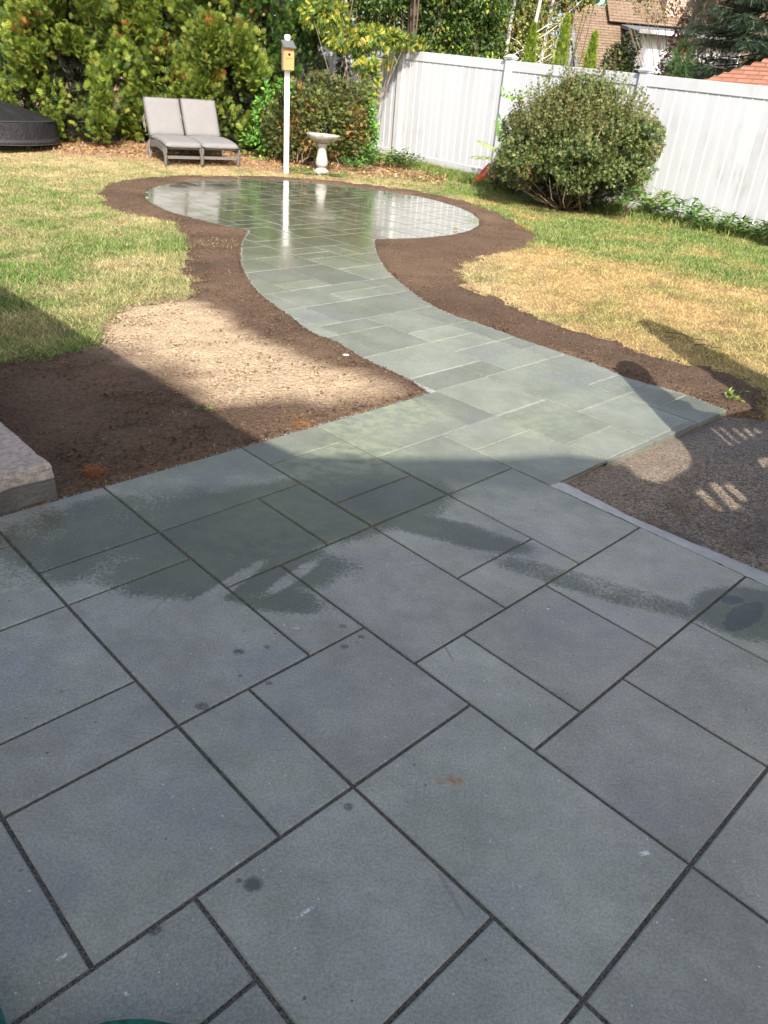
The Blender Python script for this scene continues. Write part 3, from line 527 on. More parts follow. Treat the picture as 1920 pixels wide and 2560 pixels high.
# ------------------------------------------------------------ foliage tools
def nrm(v): return v/np.maximum(np.linalg.norm(v, axis=-1, keepdims=True), 1e-9)
def frames(d, up):
    """rotation matrices whose columns are side, d, normal"""
    d = nrm(d); s = nrm(np.cross(d, up)); n = np.cross(s, d); return np.stack([s, d, n], -1)
def inst(tpl, pos, R, sc):
    """tpl (k,3,3) triangles in local frame; returns (n*k,3,3)"""
    V = np.einsum('nij,tvj->ntvi', R, tpl)*np.asarray(sc).reshape(-1, 1, 1, 1)+pos[:, None, None]; return V.reshape(-1, 3, 3)
def tri_blade(x0, y0, ang, L, w, z=0.0, sag=0.0):
    c, s = math.cos(ang), math.sin(ang); d = np.array([s, c, 0]); n = np.array([c, -s, 0]); b = np.array([x0, y0, z]); m = b+d*L*.45+np.array([0, 0, -sag*.3])
    return [[b-n*w*.25, m+n*w*.5, m-n*w*.5], [m-n*w*.5, m+n*w*.5, b+d*L+np.array([0, 0, -sag])]]
SPRAY = np.array(sum([tri_blade(0, .0, 0, 1, .10, 0, .15)]+[tri_blade(0, .08+.22*i, s*(.85-.1*i), .62-.1*i, .12, .02*i, .12) for i in range(3) for s in (-1, 1)], []))
LEAF = np.array([[[0, 0, 0], [.30, .45, .06], [0, 1, -.08]], [[0, 0, 0], [0, 1, -.08], [-.30, .45, .06]]])
NARROW = np.array([[[0, 0, 0], [.17, .4, .03], [0, 1, -.1]], [[0, 0, 0], [0, 1, -.1], [-.17, .4, .03]]])
def pinnate(nl=6, fold=.25, w=.14, L=.42):
    T = []
    for i in range(nl):
        y = .12+.8*i/nl
        for s in (-1, 1): T += tri_blade(0, y, s*1.15, L*(1-.35*abs(i/nl-.4)), w, -.10*y*y, fold)
    T += tri_blade(0, .88, 0, .35, w, -.1, .1); T.append(np.array([[-.012, 0, 0], [.012, 0, 0], [0, .95, -.1]])); return np.array([np.array(t) for t in T])
PIN = pinnate(); PINS = pinnate(9, .14, .105, .32)
TUFT = np.array(sum([tri_blade(0, 0, a, L, .30, 0, g) for a, L, g in ((0, 1, -.1), (.8, .85, .1), (-.8, .85, .1), (1.7, .6, .2), (-1.7, .6, .2))], []))
NEED = np.array(sum([[[[-.05, 0, 0], [.05, 0, 0], [0, 1, -.15]]]]+[[[[0, y-.03, 0], [s*.04, y+.06, .01], [s*.20, y+.15, -.03]], [[0, y-.02, 0], [s*.03, y+.06, .07], [s*.09, y+.14, .14]]] for y in np.linspace(.02, .86, 7) for s in (-1, 1)], []))
def pick(pal, n, j=.25):
    pal = np.array(pal); w = pal[:, 3]/pal[:, 3].sum(); i = rng.choice(len(pal), n, p=w); return pal[i, :3]*(1-j+2*j*rng.random((n, 1)))
def leaves(name, tpl, pos, d, up, size, cols, mat, parent=None, svar=.35, **kw):
    n = len(pos); sc = size*(1-svar+2*svar*rng.random(n)); T = inst(tpl, pos, frames(d, up), sc)
    return mesh_tris(name, T, mat, parent, np.repeat(cols, len(tpl), 0))
def rdir(n): return nrm(rng.normal(size=(n, 3)))
def shell(n, c, r, inner=.55, zmin=None, pw=.6):
    u = rdir(n); k = inner+(1-inner)*rng.random(n)**pw; p = np.array(c)+u*k[:, None]*np.array(r)
    if zmin is not None: m = p[:, 2] > zmin; p = p[m]; u = u[m]
    return p, nrm(u/np.array(r))
def to_local(parent, P): return P-np.array(parent.location)
def trunk(name, pts, rad, mat, parent, n=7):
    L = parent.location; return BM().tube([Vector(p)-L for p in pts], rad, n).build(name, mat, parent, True)

# arborvitae hedge ------------------------------------------------
def arborvitae(x, y, r, h, label, n=9000, pal=None, group='arborvitae trees of the back hedge', skirt=.12, seed=0, dense_top=3.6):
    z0 = float(zt(x, y)); t = empty('arborvitae_tree', (x, y, z0), 0, label, 'tree', group)
    pal = pal or [(.19, .255, .035, 5), (.12, .19, .03, 4), (.31, .34, .06, 3), (.05, .09, .02, 3)]
    # plumes: bulging sprays of branches over the outside
    npl = int(165*h/6*r/.9); hz = skirt+(h-skirt)*rng.random(npl)**1.25; a = rng.random(npl)*6.283
    rr_ = r*np.clip((1-hz/h)**.55, .05, 1)*(.66+.48*rng.random(npl))*np.clip(.72+hz*.45, 0, 1.05)
    pc = np.stack([np.cos(a)*rr_, np.sin(a)*rr_, hz], -1); pr = .14+.22*rng.random(npl)
    pd = nrm(np.stack([np.cos(a), np.sin(a), .55+.5*rng.random(npl)], -1)); pcol = .72+.5*rng.random(npl)
    front = np.clip(.35+.65*(-np.sin(a)), .12, 1)*np.where(hz < dense_top, 1, .35); w = front/front.sum(); i = rng.choice(npl, n, p=w)
    u = rdir(n); k = rng.random(n)**.45; off = u*(pr[i]*k)[:, None]*np.array([1, 1, 1.25]); along_ = rng.random(n)[:, None]*pd[i]*(pr[i][:, None]*1.25)
    P = pc[i]+off+along_; P[:, 2] = np.maximum(P[:, 2], .03)
    d = nrm(pd[i]*.7+u*.8+np.array([0, 0, .15])+rng.normal(size=(n, 3))*.25); up = nrm(rng.normal(size=(n, 3))+pd[i]*.8)
    c = pick(pal, n, .2)*pcol[i][:, None]
    kp = (fbm(P[:, 0]*1.3+P[:, 1]*.6+x*3, P[:, 2]+P[:, 1]*.4, 2.1, 80+seed, 3) > .49+.10*(rng.random(n)-.5)) | (rng.random(n) < .05); P, d, up, c, k = P[kp], d[kp], up[kp], c[kp], k[kp]; n = len(P)
    brown = (fbm(P[:, 0]*1+x, P[:, 2]*1.2, 2.6, 70+seed) > .69) & (rng.random(n) < .5) & (k < .88); c[brown] = pick([(.42, .15, .035, 3), (.30, .12, .04, 2), (.55, .25, .08, 1)], brown.sum())
    leaves('crown', SPRAY, P, d, up, .108, c, MLEAF, t, .5)
    # inner dead twigs and growth, coloured near black for the shade between sprays
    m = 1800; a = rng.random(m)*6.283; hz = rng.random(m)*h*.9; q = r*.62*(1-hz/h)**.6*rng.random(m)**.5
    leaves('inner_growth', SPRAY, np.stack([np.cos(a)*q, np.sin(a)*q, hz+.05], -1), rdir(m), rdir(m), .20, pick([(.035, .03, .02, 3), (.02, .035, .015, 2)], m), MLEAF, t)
    BM().tube([(0, 0, -.1), (.03, 0, h*.4), (0, .02, h*.95)], [.11*r, .07*r, .015], 8).build('trunk', MBARK, t, True)
    return t
HT = [(-8.55, 15.5, .95, 5.6, 'bright green arborvitae behind the black cover at the far left'), (-7.35, 15.95, .92, 6.3, 'arborvitae with orange dead sprays right behind the black cover'),
      (-6.25, 15.75, .85, 6.0, 'green arborvitae bulging between the black cover and the loungers'), (-5.35, 16.75, .85, 6.4, 'arborvitae set back above a dark hollow left of the loungers'),
      (-4.65, 16.55, .78, 6.2, 'arborvitae rising directly behind the left lounger backrest'), (-3.72, 16.35, .70, 4.9, 'low spreading arborvitae behind the right lounger'),
      (-3.0, 17.0, .75, 6.5, 'shaded arborvitae left of the birdhouse, dark between its sprays')]
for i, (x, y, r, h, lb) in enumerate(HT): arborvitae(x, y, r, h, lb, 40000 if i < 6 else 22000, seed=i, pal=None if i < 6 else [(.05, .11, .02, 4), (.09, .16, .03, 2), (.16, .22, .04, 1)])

# broad leaf masses ------------------------------------------------
def leafy(name, label, cat, base, lobes, n, tpl, size, pal, stem=None, group=None, mat=None, hang=0.0, brown=None, twig=None):
    t = empty(name, base, 0, label, cat, group); L = np.array(base); P = []; D = []; V = np.array([l[3]*l[4]*l[5] if len(l) > 5 else l[3]**3 for l in lobes])**.67; V /= V.sum(); K = []
    for l, v in zip(lobes, V):
        r = l[3:6] if len(l) > 5 else (l[3],)*3; p, u = shell(int(n*v), l[:3], r, .5, .02); P.append(p); D.append(u); K.append(np.full(len(p), .75+.5*rng.random()))
    P = np.concatenate(P); D = np.concatenate(D); K = np.concatenate(K); n = len(P)
    clump = fbm(P[:, 0]+P[:, 1]*.7, P[:, 2]+P[:, 1]*.5, 4.5, 30); keep = clump > .36+.25*(rng.random(n)-.5); P, D, K = P[keep], D[keep], K[keep]; n = len(P)
    d = nrm(D+rng.normal(size=(n, 3))*.7+np.array([0, 0, -hang])); c = pick(pal, n, .25)*K[:, None]
    if brown: b = (fbm(P[:, 0], P[:, 2], 2.6, 33) > .58) & (rng.random(n) < brown[0]); c[b] = pick(brown[1], b.sum())
    leaves('crown', tpl, P-L, d, nrm(rng.normal(size=(n, 3))*.6+np.array([0, -.3, 1])), size, c, mat or MLEAF, t)
    if twig:
        b = BM()
        for _ in range(twig[0]):
            l = lobes[rng.integers(len(lobes))]; r = np.array(l[3:6] if len(l) > 5 else (l[3],)*3); e = np.array(l[:3])+nrm(rng.normal(size=3))*r*.85; s = L+np.array([rng.normal()*twig[2], rng.normal()*twig[2], .02]); mid = (s+e)/2+rng.normal(size=3)*.06
            b.tube([s-L, mid-L, e-L], [twig[1], twig[1]*.6, twig[1]*.25], 5)
        tag(b.build('branch', stem or MTWIG, t, True), kind='stuff')
    return t
OLIVE = [(.085, .105, .03, 4), (.12, .14, .04, 3), (.05, .075, .025, 3), (.17, .15, .05, 1.2), (.20, .12, .05, .5)]
DKGR = [(.04, .085, .02, 4), (.07, .13, .025, 3), (.11, .18, .03, 2), (.025, .05, .015, 2)]
YELGR = [(.22, .26, .03, 4), (.36, .34, .04, 3), (.12, .19, .03, 3), (.45, .33, .05, 1)]
# big rounded boxwood against the fence (front of the third fence post)
nb = np.array([-.6934, -.7206]); fb = np.array([.7206, -.6934])
def nearf(s, d, z): q = np.array([1.43, 15.15])+fb*s+nb*d; return (q[0], q[1], z)
bx = nearf(2.40, 1.10, 0.0)
def boxwood():
    t = empty('boxwood_shrub', bx, 0, 'large rounded olive green boxwood shrub in front of the white fence', 'shrub')
    n = 52000; u = rdir(n*2); u = u[u[:, 2] > -.55][:n]; n = len(u)
    # local axes: along fence 1.42, across .95, up .98
    lump = .50+.92*fbm(u[:, 0]*1.5+u[:, 1]*.8+9, u[:, 2]*1.5+u[:, 1]*.9+4, 1.7, 8, 4)+.16*(fbm(u[:, 0]*3+7, u[:, 2]*3+u[:, 1]*2, 3.5, 18, 2)-.5)
    k = (.62+.38*rng.random(n)**.5)*lump; al = u[:, 0]*1.10*k; ac = u[:, 1]*.88*k; z = .86+u[:, 2]*.84*k
    z = np.where(z < .2, .10+rng.random(n)*.45, z); tp = 1.14-.42*np.clip((z-.6)/1.1, 0, 1); al = al*tp; ac = ac*tp; low = z < .45; al = np.where(low, al*(.85+.15*z/.45), al)
    P = np.stack([al*fb[0]+ac*nb[0], al*fb[1]+ac*nb[1], z], -1); un = nrm(np.stack([u[:, 0]*fb[0]+u[:, 1]*nb[0], u[:, 0]*fb[1]+u[:, 1]*nb[1], u[:, 2]], -1))
    for (la, lc, lz, lr, m) in ((1.12, .1, 1.05, .34, 2600), (.55, -.1, 1.50, .2, 700), (.30, .0, 1.62, .16, 500), (.88, -.2, 1.28, .22, 900), (-.98, .2, .98, .30, 1800), (-.62, 0, 1.32, .26, 1200), (.0, .1, 1.58, .26, 1200), (-.22, .1, 1.52, .22, 800), (.5, .6, .7, .42, 2000), (-.5, .6, .65, .42, 2000), (1.05, .2, .55, .32, 1800), (-1.0, .3, .6, .25, 1000)):
        v = rdir(m); kk = (.5+.5*rng.random(m)**.5)*lr; q = v*kk[:, None]*[1, .8, 1]; aa = la+q[:, 0]; cc = lc+q[:, 1]; P = np.concatenate([P, np.stack([aa*fb[0]+cc*nb[0], aa*fb[1]+cc*nb[1], lz+q[:, 2]], -1)]); un = np.concatenate([un, v])
    n = len(P)
    cl = fbm(P[:, 0]*1.3+P[:, 1], P[:, 2]+P[:, 1]*.6, 7, 14, 3); keep = (cl > .42+.2*(rng.random(n)-.5)) & (fbm(P[:, 0]*1.2+P[:, 1]*.8+2, P[:, 2]+3, 2.6, 44, 2) > .30+.08*rng.random(n)); P = P[keep]; un = un[keep]; cl = cl[keep]; n = len(P)
    c = pick([(.11, .15, .045, 4), (.17, .20, .06, 3), (.065, .11, .04, 3), (.22, .22, .08, 1.5)], n, .2)*(.6+.8*cl)[:, None]
    br = (fbm(P[:, 0], P[:, 2], 2.2, 19) > .62) & (rng.random(n) < .35); c[br] = pick([(.20, .13, .06, 2), (.26, .19, .09, 1)], br.sum())
    leaves('crown', TUFT, P, nrm(un*.8+rng.normal(size=(n, 3))*.45+np.array([0, 0, .5])), rdir(n), .038, c, MLEAF, t)
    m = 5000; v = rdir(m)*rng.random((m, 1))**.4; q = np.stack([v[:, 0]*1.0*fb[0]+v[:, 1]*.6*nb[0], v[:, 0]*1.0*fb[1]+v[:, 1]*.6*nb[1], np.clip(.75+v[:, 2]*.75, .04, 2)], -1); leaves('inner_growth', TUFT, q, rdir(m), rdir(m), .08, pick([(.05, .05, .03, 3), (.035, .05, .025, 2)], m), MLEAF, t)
    # upright shoots breaking the outline
    m = 700; u2 = rdir(m*3); u2 = u2[u2[:, 2] > .0][:m]; m = len(u2); P0 = np.stack([u2[:, 0]*1.05*fb[0]+u2[:, 1]*.8*nb[0], u2[:, 0]*1.05*fb[1]+u2[:, 1]*.8*nb[1], .86+u2[:, 2]*(.62+.25*rng.random(m))], -1)
    T = []; dd = nrm(np.stack([u2[:, 0]*.3, u2[:, 1]*.2, np.ones(m)], -1)+rng.normal(size=(m, 3))*.2)
    q = np.repeat(P0, 9, 0)+np.repeat(dd, 9, 0)*np.tile(np.linspace(-.05, .30, 9), m)[:, None]; dq = nrm(np.repeat(dd, 9, 0)+rng.normal(size=(m*9, 3))*.6)
    leaves('shoot_leaves', TUFT, q, dq, rdir(m*9), .034, pick([(.12, .14, .045, 3), (.17, .17, .06, 2)], m*9), MLEAF, t)
    b = BM()
    for _ in range(60):
        a0 = rng.random()*6.283; e = np.array([math.cos(a0)*1.15*fb[0]+math.sin(a0)*.8*nb[0], math.cos(a0)*1.15*fb[1]+math.sin(a0)*.8*nb[1], rng.uniform(.25, 1.3)])*rng.uniform(.6, .95); s = np.array([rng.normal()*.12, rng.normal()*.12, 0])
        mid = s*.4+e*.6*np.array([.9, .9, .6]); b.tube([s, mid+rng.normal(size=3)*.04, e], [.014, .009, .004], 5)
    b.build('branch', simple('bare_twig', (.30, .22, .14), .85, .3, 30), t, True)['kind'] = 'stuff'
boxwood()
leafy('climbing_vine', 'bright green vine leaves growing up through the top of the boxwood', 'vine', (bx[0], bx[1], 0), [(bx[0]+.25, bx[1]-.2, 1.50, .16, .16, .22), (bx[0]+.38, bx[1]-.3, 1.3, .14, .12, .16), (bx[0]+.12, bx[1]-.1, 1.65, .12, .1, .12), (bx[0]-.95, bx[1]+.3, 1.5, .25, .05, .05)], 420, LEAF, .075, [(.14, .27, .05, 3), (.24, .38, .06, 2)], twig=(8, .006, .1))
# left shrub behind the birdbath
sb = (-1.85, 15.55, float(zt(0, 15.55)))
leafy('spirea_shrub', 'bronze and olive twiggy shrub behind the birdbath', 'shrub', sb, [(-1.9, 15.5, .75, .75, .6, .65), (-2.35, 15.4, .62, .5, .5, .55), (-1.4, 15.6, .7, .55, .5, .6), (-1.8, 15.7, 1.2, .55, .45, .42), (-2.2, 15.6, 1.15, .35, .35, .35), (-1.25, 15.85, 1.05, .4, .35, .5)], 17000, TUFT, .055, OLIVE+[(.20, .22, .04, 2)], twig=(70, .011, .25), brown=(.5, [(.26, .14, .05, 2), (.36, .22, .07, 1)]))
leafy('young_maple', 'small bright green sapling growing from the hedge beside the birdhouse post', 'sapling', (-2.75, 15.6, .12), [(-2.75, 15.5, .75, .22, .2, .6), (-2.9, 15.5, .35, .3, .2, .3), (-2.35, 15.2, 1.32, .14, .12, .16)], 900, LEAF, .09, [(.10, .24, .04, 4), (.16, .32, .05, 2)], twig=(14, .008, .08))
leafy('lilac_bush', 'light green bush in front of the fence corner, right of the birdbath', 'shrub', (-.98, 15.9, .13), [(-1.0, 15.8, .55, .28, .25, .55), (-.95, 15.95, .9, .16, .2, .35), (-1.15, 15.7, .3, .3, .25, .3)], 2100, LEAF, .085, [(.12, .25, .05, 4), (.20, .34, .07, 2), (.07, .15, .03, 2)], twig=(20, .009, .12))
# yellowing vine tumbling over the corner of the fence
leafy('wisteria_vine', 'yellow green vine tumbling over the corner of the white fence', 'vine', (-1.15, 16.5, .16), [(-1.35, 16.3, 2.18, .5, .35, .24), (-.85, 16.4, 2.22, .5, .35, .18), (-1.05, 16.3, 1.85, .22, .2, .28), (-.92, 16.3, 1.5, .13, .15, .38), (-.62, 16.5, 1.95, .10, .1, .16), (-1.0, 16.2, 1.1, .10, .12, .3), (-.35, 16.6, 2.2, .4, .25, .09), (-1.8, 16.3, 2.5, .5, .3, .25)], 3200, PIN, .10, YELGR+[(.08, .15, .03, 6)], hang=.7, twig=(34, .010, .3))
leafy('climbing_vine', 'dark trailing vine leaves hanging in front of the shaded back fence', 'vine', (-2.1, 16.9, .18), [(-2.2, 16.9, 2.35, .8, .25, .28), (-2.0, 17.0, 1.9, .15, .12, .3), (-1.5, 16.9, 1.7, .10, .12, .3)], 700, PIN, .13, DKGR+[(.2, .25, .04, 1)], hang=.8, twig=(24, .008, .4))
# broad dark trees standing behind the fences
def bigtree(x, y, h, r, label, pal, n=14000, size=.12, tpl=LEAF, trunk_r=.14, low=.9, group='broadleaf trees behind the fences', name='broadleaf_tree', mat=None, bark=None, z0=.2, hang=.3):
    L = []
    for k in range(16):
        a = rng.random()*6.283; q = r*.62*rng.random()**.5; z = rng.uniform(low+r*.2, h*.95); w = r*(.42+.2*rng.random())*(1-.35*z/h); L.append((x+math.cos(a)*q, y+math.sin(a)*q, z, w, w, w*.8))
    return leafy(name, label, 'tree', (x, y, z0), L, n, tpl, size, pal, bark or MBARK, group, mat, hang, None, (14, trunk_r*.22, trunk_r*.3))
def addtrunk(t, h, r, mat=None): BM().tube([(0, 0, -.2), (.05, .02, h*.35), (-.03, 0, h*.7), (0, 0, h*.9)], [r, r*.75, r*.45, r*.15], 9).build('trunk', mat or MBARK, t, True); return t
BT = [(-1.9, 18.6, 6.0, 1.6, 'dark leafy tree right behind the birdhouse and shaded fence', DKGR+[(.2, .25, .04, 1)], .7),
      (-.3, 19.0, 5.4, 1.5, 'leafy tree with yellowing tips above the fence corner', DKGR+[(.28, .30, .04, 2.5)], 1.0),
      (1.05, 19.4, 4.6, 1.25, 'deep green tree with yellow patches right of the fence corner', DKGR+[(.34, .34, .04, 1.6), (.13, .22, .03, 3)], .6),
      (.5, 21.5, 7.5, 2.2, 'tall dark tree further back above the fence corner', DKGR, 1.0), (-4.0, 20.5, 8, 2.6, 'tall dark tree standing behind the hedge left of the birdhouse', DKGR, .8), (-8.5, 20.0, 8, 2.8, 'tall dark tree standing behind the far left of the hedge', DKGR, .8)]
for (x, y, h, r, lb, pal, low) in BT: addtrunk(bigtree(x, y, h, r, lb, pal, 17000, .09, low=low), h, .16)
# birches, poplar scrub and the far wood
for (x, y, h, lean, lb) in [(2.05, 22.5, 6.5, .12, 'white barked birch just right of the dark tree'), (2.6, 23.2, 7, .55, 'birch with forked pale trunk leaning right'), (3.15, 24.2, 7, .3, 'leaning pale birch nearest the brown shingled roof')]:
    t = leafy('birch_tree', lb, 'tree', (x, y, .2), [(x+rng.normal()*.7, y+rng.normal()*.5, z, .8, .8, .5) for z in np.linspace(1.6, h, 9)], 2600, LEAF, .08, [(.20, .23, .05, 4), (.35, .30, .07, 2), (.12, .16, .04, 3), (.40, .24, .08, 1)], MBIRCH, 'birches behind the white fence')
    BM().tube([(0, 0, -.2), (lean*.25, 0, h*.3), (lean*.5+.05, .1, h*.6), (lean, 0, h)], [.07, .055, .04, .01], 8).build('trunk', MBIRCH, t, True)
    for k in range(9):
        z = rng.uniform(1.3, 4.2); s = rng.choice([-1, 1]); p0 = (lean*.5*z/(h*.6), 0, z); BM().tube([p0, (p0[0]+s*.35, rng.normal()*.2, z+.25), (p0[0]+s*.8, rng.normal()*.3, z+.35+rng.random()*.4)], [.022, .015, .005], 5).build('branch', MBIRCH, t, True)
def young_arb(x, y, h, r, lb):
    z0 = .2; t = empty('young_arborvitae', (x, y, z0), 0, lb, 'tree', 'young arborvitae behind the fence'); n = 2600; hz = rng.random(n)*h; a = rng.random(n)*6.283; q = r*np.clip((1-hz/h)**.6, 0, 1)*(.75+.3*rng.random(n))*(1+.15*np.sin(a*3+hz*5))
    P = np.stack([np.cos(a)*q, np.sin(a)*q, hz], -1); d = nrm(np.stack([np.cos(a)*.4, np.sin(a)*.4, np.ones(n)], -1)+rng.normal(size=(n, 3))*.25); leaves('crown', SPRAY, P, d, rdir(n), .09, pick([(.26, .34, .03, 3), (.17, .26, .03, 3), (.10, .17, .02, 1)], n), MLEAF, t)
    BM().tube([(0, 0, -.2), (0, 0, h*.9)], [.04, .01], 6).build('trunk', MBARK, t, True)
young_arb(2.52, 21, 2.72, .27, 'slim yellow green arborvitae, leftmost of three behind the fence'); young_arb(3.27, 21.1, 2.95, .26, 'slim yellow green arborvitae, middle and tallest of three behind the fence'); young_arb(3.92, 20.8, 2.65, .24, 'slim yellow green arborvitae nearest the brown roof, right of three')
for (x, y, h, r, lb, pal, nn) in [(3.4, 29.0, 7.5, 1.9, 'olive tree standing left of the brown roof behind the slim arborvitae', [(.15, .19, .05, 4), (.30, .28, .08, 2)], 9000), (4.4, 27.5, 6, 1.6, 'green and orange tree with leaves hanging before the brown roof', [(.14, .19, .04, 4), (.30, .28, .06, 2), (.42, .20, .05, 1.2)], 3200), (2.2, 27.0, 6.5, 2.0, 'olive woodland tree seen between the birches', [(.14, .18, .05, 4), (.26, .25, .07, 2), (.36, .26, .10, 1)], 12000), (.6, 28, 7, 2.4, 'olive woodland tree behind the tall dark tree', [(.12, .16, .04, 4), (.26, .25, .07, 1)], 5000)]:
    low = 3.9 if x > 4 else .5; addtrunk(bigtree(x, y, h, r, lb, pal, nn, .15, low=low, group='woodland trees beyond the fence', hang=.6), h, .10)
leafy('lilac_bush', 'dark leafy bush in front of the neighbouring brown roof', 'shrub', (6.05, 26, .2), [(6.0, 26, 1.7, .7, .5, .9), (5.7, 26, 2.5, .45, .4, .5), (6.3, 26, 1.3, .6, .5, .6), (5.95, 26, 2.9, .3, .3, .4)], 6500, LEAF, .10, [(.06, .10, .03, 4), (.12, .15, .05, 3), (.13, .08, .06, 1.5)], twig=(40, .02, .2))
leafy('maple_sapling', 'thin maple with dark red leaves before the white dormer', 'tree', (6.85, 25.5, .2), [(6.8+.12*k, 25.5, 1.9+.38*k, .32, .2, .3) for k in range(6)], 1000, LEAF, .11, [(.30, .03, .04, 3), (.22, .05, .05, 2), (.12, .13, .04, 1)], twig=(30, .012, .12))
leafy('birch_tree', 'thin sparse leaved tree in front of the white dormer wall', 'tree', (7.7, 24.8, .2), [(7.6, 24.8, 2.4, .7, .3, .5), (7.9, 24.8, 3.1, .8, .3, .6), (7.4, 24.8, 3.7, .6, .3, .4), (6.2, 24.8, 3.9, .7, .3, .4), (5.6, 24.8, 4.2, .8, .3, .35)], 2300, LEAF, .085, [(.10, .13, .05, 3), (.17, .15, .07, 2), (.25, .10, .06, 1), (.28, .24, .06, 1)], twig=(60, .012, .15))
# spruce on the right
def spruce(x, y, h, r, label, nbr=330, zlo=.6):
    z0 = .1; t = empty('spruce_tree', (x, y, z0), 0, label, 'tree'); P = []; D = []; Cc = []; b = BM()
    for k in range(nbr):
        z = zlo+(h-zlo)*rng.random()**1.25; a = rng.random()*6.283; L_ = r*(1-z/h)**.75*(.75+.35*rng.random()); m = int(26*L_/r+6)
        s = np.linspace(.15, 1, m); droop = -.28*L_*s+.22*L_*s*s; base = np.stack([np.cos(a)*L_*s, np.sin(a)*L_*s, z+droop], -1); side = np.array([-math.sin(a), math.cos(a), 0]); dr = np.array([math.cos(a), math.sin(a), -.1])
        b.tube([tuple(base[0]*[.1, .1, 1]), tuple(base[m//2]), tuple(base[-1])], [.03, .018, .005], 4)
        for sg in (-1, 1, -1, 1, 0):
            o_ = rng.random(m)*.26*(1.15-s)*(L_+.3); q = base+side*sg*o_[:, None]+np.array([0, 0, -1])*(o_*.35)[:, None]+rng.normal(size=(m, 3))*.03; P.append(q); D.append(nrm(np.tile(dr, (m, 1))+side*sg*.8+rng.normal(size=(m, 3))*.25+np.array([0, 0, -.25]))); Cc.append(pick([(.065, .11, .075, 3), (.10, .15, .10, 2), (.045, .08, .045, 3), (.13, .17, .12, 1)], m))
    P = np.concatenate(P); D = np.concatenate(D); leaves('crown', NEED, P, D, np.tile([0, 0, 1.0], (len(P), 1))+rng.normal(size=P.shape)*.3,   .26, np.concatenate(Cc), MNEEDLE, t)
    b.build('branch', MBARK, t, True)['kind'] = 'stuff'; BM().tube([(0, 0, -.2), (0, 0, h*.5), (0, 0, h)], [.2, .12, .02], 9).build('trunk', MBARK, t, True)
spruce(8.6, 22.5, 9.5, 2.9, 'large blue green spruce filling the top right corner', 300)
leafy('pine_sapling', 'small green pine between the dormer and the big spruce', 'tree', (6.55, 22.5, .2), [(6.55, 22.5, 1.9, .40, .3, .45), (6.5, 22.5, 2.5, .25, .2, .4), (6.7, 22.5, 1.5, .5, .3, .35)], 1500, NEED, .22, [(.09, .17, .06, 3), (.14, .22, .08, 2), (.30, .12, .05, .25)], mat=MNEEDLE)
leafy('lichen_snag', 'grey half dead conifer boughs beside the spruce', 'tree', (7.2, 23.2, .2), [(7.3, 23.2, 4.0, .7, .4, .5), (7.7, 23.2, 3.55, .6, .3, .35), (7.0, 23.2, 4.4, .5, .3, .4), (7.2, 23.2, 3.2, .5, .3, .3)], 1500, NEED, .25, [(.34, .31, .25, 3), (.22, .22, .16, 2)], mat=MNEEDLE, twig=(50, .012, .25))
t = leafy('dead_tree', 'bare leaning grey trunk in front of the brick chimney', 'tree', (6.6, 24.5, .2), [(7.1, 24.5, 4.7, .5, .3, .6)], 60, LEAF, .1, [(.3, .05, .04, 1)], twig=(26, .010, .1))
BM().tube([(0, 0, 0), (.3, 0, 2.0), (.62, 0, 4.0), (.85, 0, 5.8)], [.09, .08, .065, .04], 8).build('trunk', simple('grey_bark', (.30, .26, .22), .9, .3, 20, .5, 50), t, True)
# a wood far off behind everything (one mass)
n = 30000; a = rng.uniform(-1.05, 1.05, n); R_ = 52+rng.random(n)*8; z = rng.random(n)**.8*7.5*(.55+.6*fbm(a*20, a*0, 1, 5)); P = np.stack([np.sin(a)*R_, np.cos(a)*R_, z], -1)
gap = ~((np.abs(a-.152) < .018) & (z > 1.0)); P = P[gap]; n = len(P)
T = inst(LEAF, P, frames(rdir(n), rdir(n)), .55*(.6+.8*rng.random(n))); tag(mesh_tris('distant_wood', T, MLEAF, None, np.repeat(pick([(.09, .13, .04, 4), (.16, .18, .05, 2), (.25, .2, .07, 1)], n), 2, 0)), 'far wood seen between the trees beyond the fence', 'trees', kind='stuff')

# plants by the fence ------------------------------------------------
def plant(name, label, cat, x, y, n_st, h, tpl, size, pal, spread=.18, group=None, per=8, lean=.5):
    z0 = float(zt(x, y)); t = empty(name, (x, y, z0), 0, label, cat, group); b = BM(); P = []; D = []
    for _ in range(n_st):
        a = rng.random()*6.283; hh = h*rng.uniform(.55, 1); r0 = spread*rng.random()*.5; e = np.array([math.cos(a)*(r0+spread*lean), math.sin(a)*(r0+spread*lean), hh]); s = np.array([math.cos(a)*r0, math.sin(a)*r0, 0]); b.tube([s, (s+e)/2+[0, 0, hh*.1], e], [.005, .004, .002], 4)
        for k in range(per): f = .25+.75*(k+1)/per; P.append(s+(e-s)*f); D.append([math.cos(k*2.4+a), math.sin(k*2.4+a), .35])
    n = len(P); leaves('foliage', tpl, np.array(P), nrm(np.array(D)+rng.normal(size=(n, 3))*.2), np.tile([0, 0, 1.0], (n, 1))+rng.normal(size=(n, 3))*.2, size, pick(pal, n), MLEAF, t)
    b.build('stem', simple('green_stem', (.12, .15, .05), .7) if 'green_stem' not in bpy.data.materials else bpy.data.materials['green_stem'], t, True); return t
GRN = [(.10, .22, .05, 3), (.16, .30, .07, 2), (.07, .15, .035, 2)]
plant('weed_clump', 'leafy green weeds at the foot of the fence, left clump by the lilac', 'plant', -.62, 15.75, 22, .34, LEAF, .085, GRN, .4, 'weeds along the fence foot')
plant('weed_clump', 'leafy dark green weeds at the foot of the fence near its first post', 'plant', -.15, 15.65, 24, .36, LEAF, .08, DKGR+[(.12, .24, .05, 4)], .36, 'weeds along the fence foot')
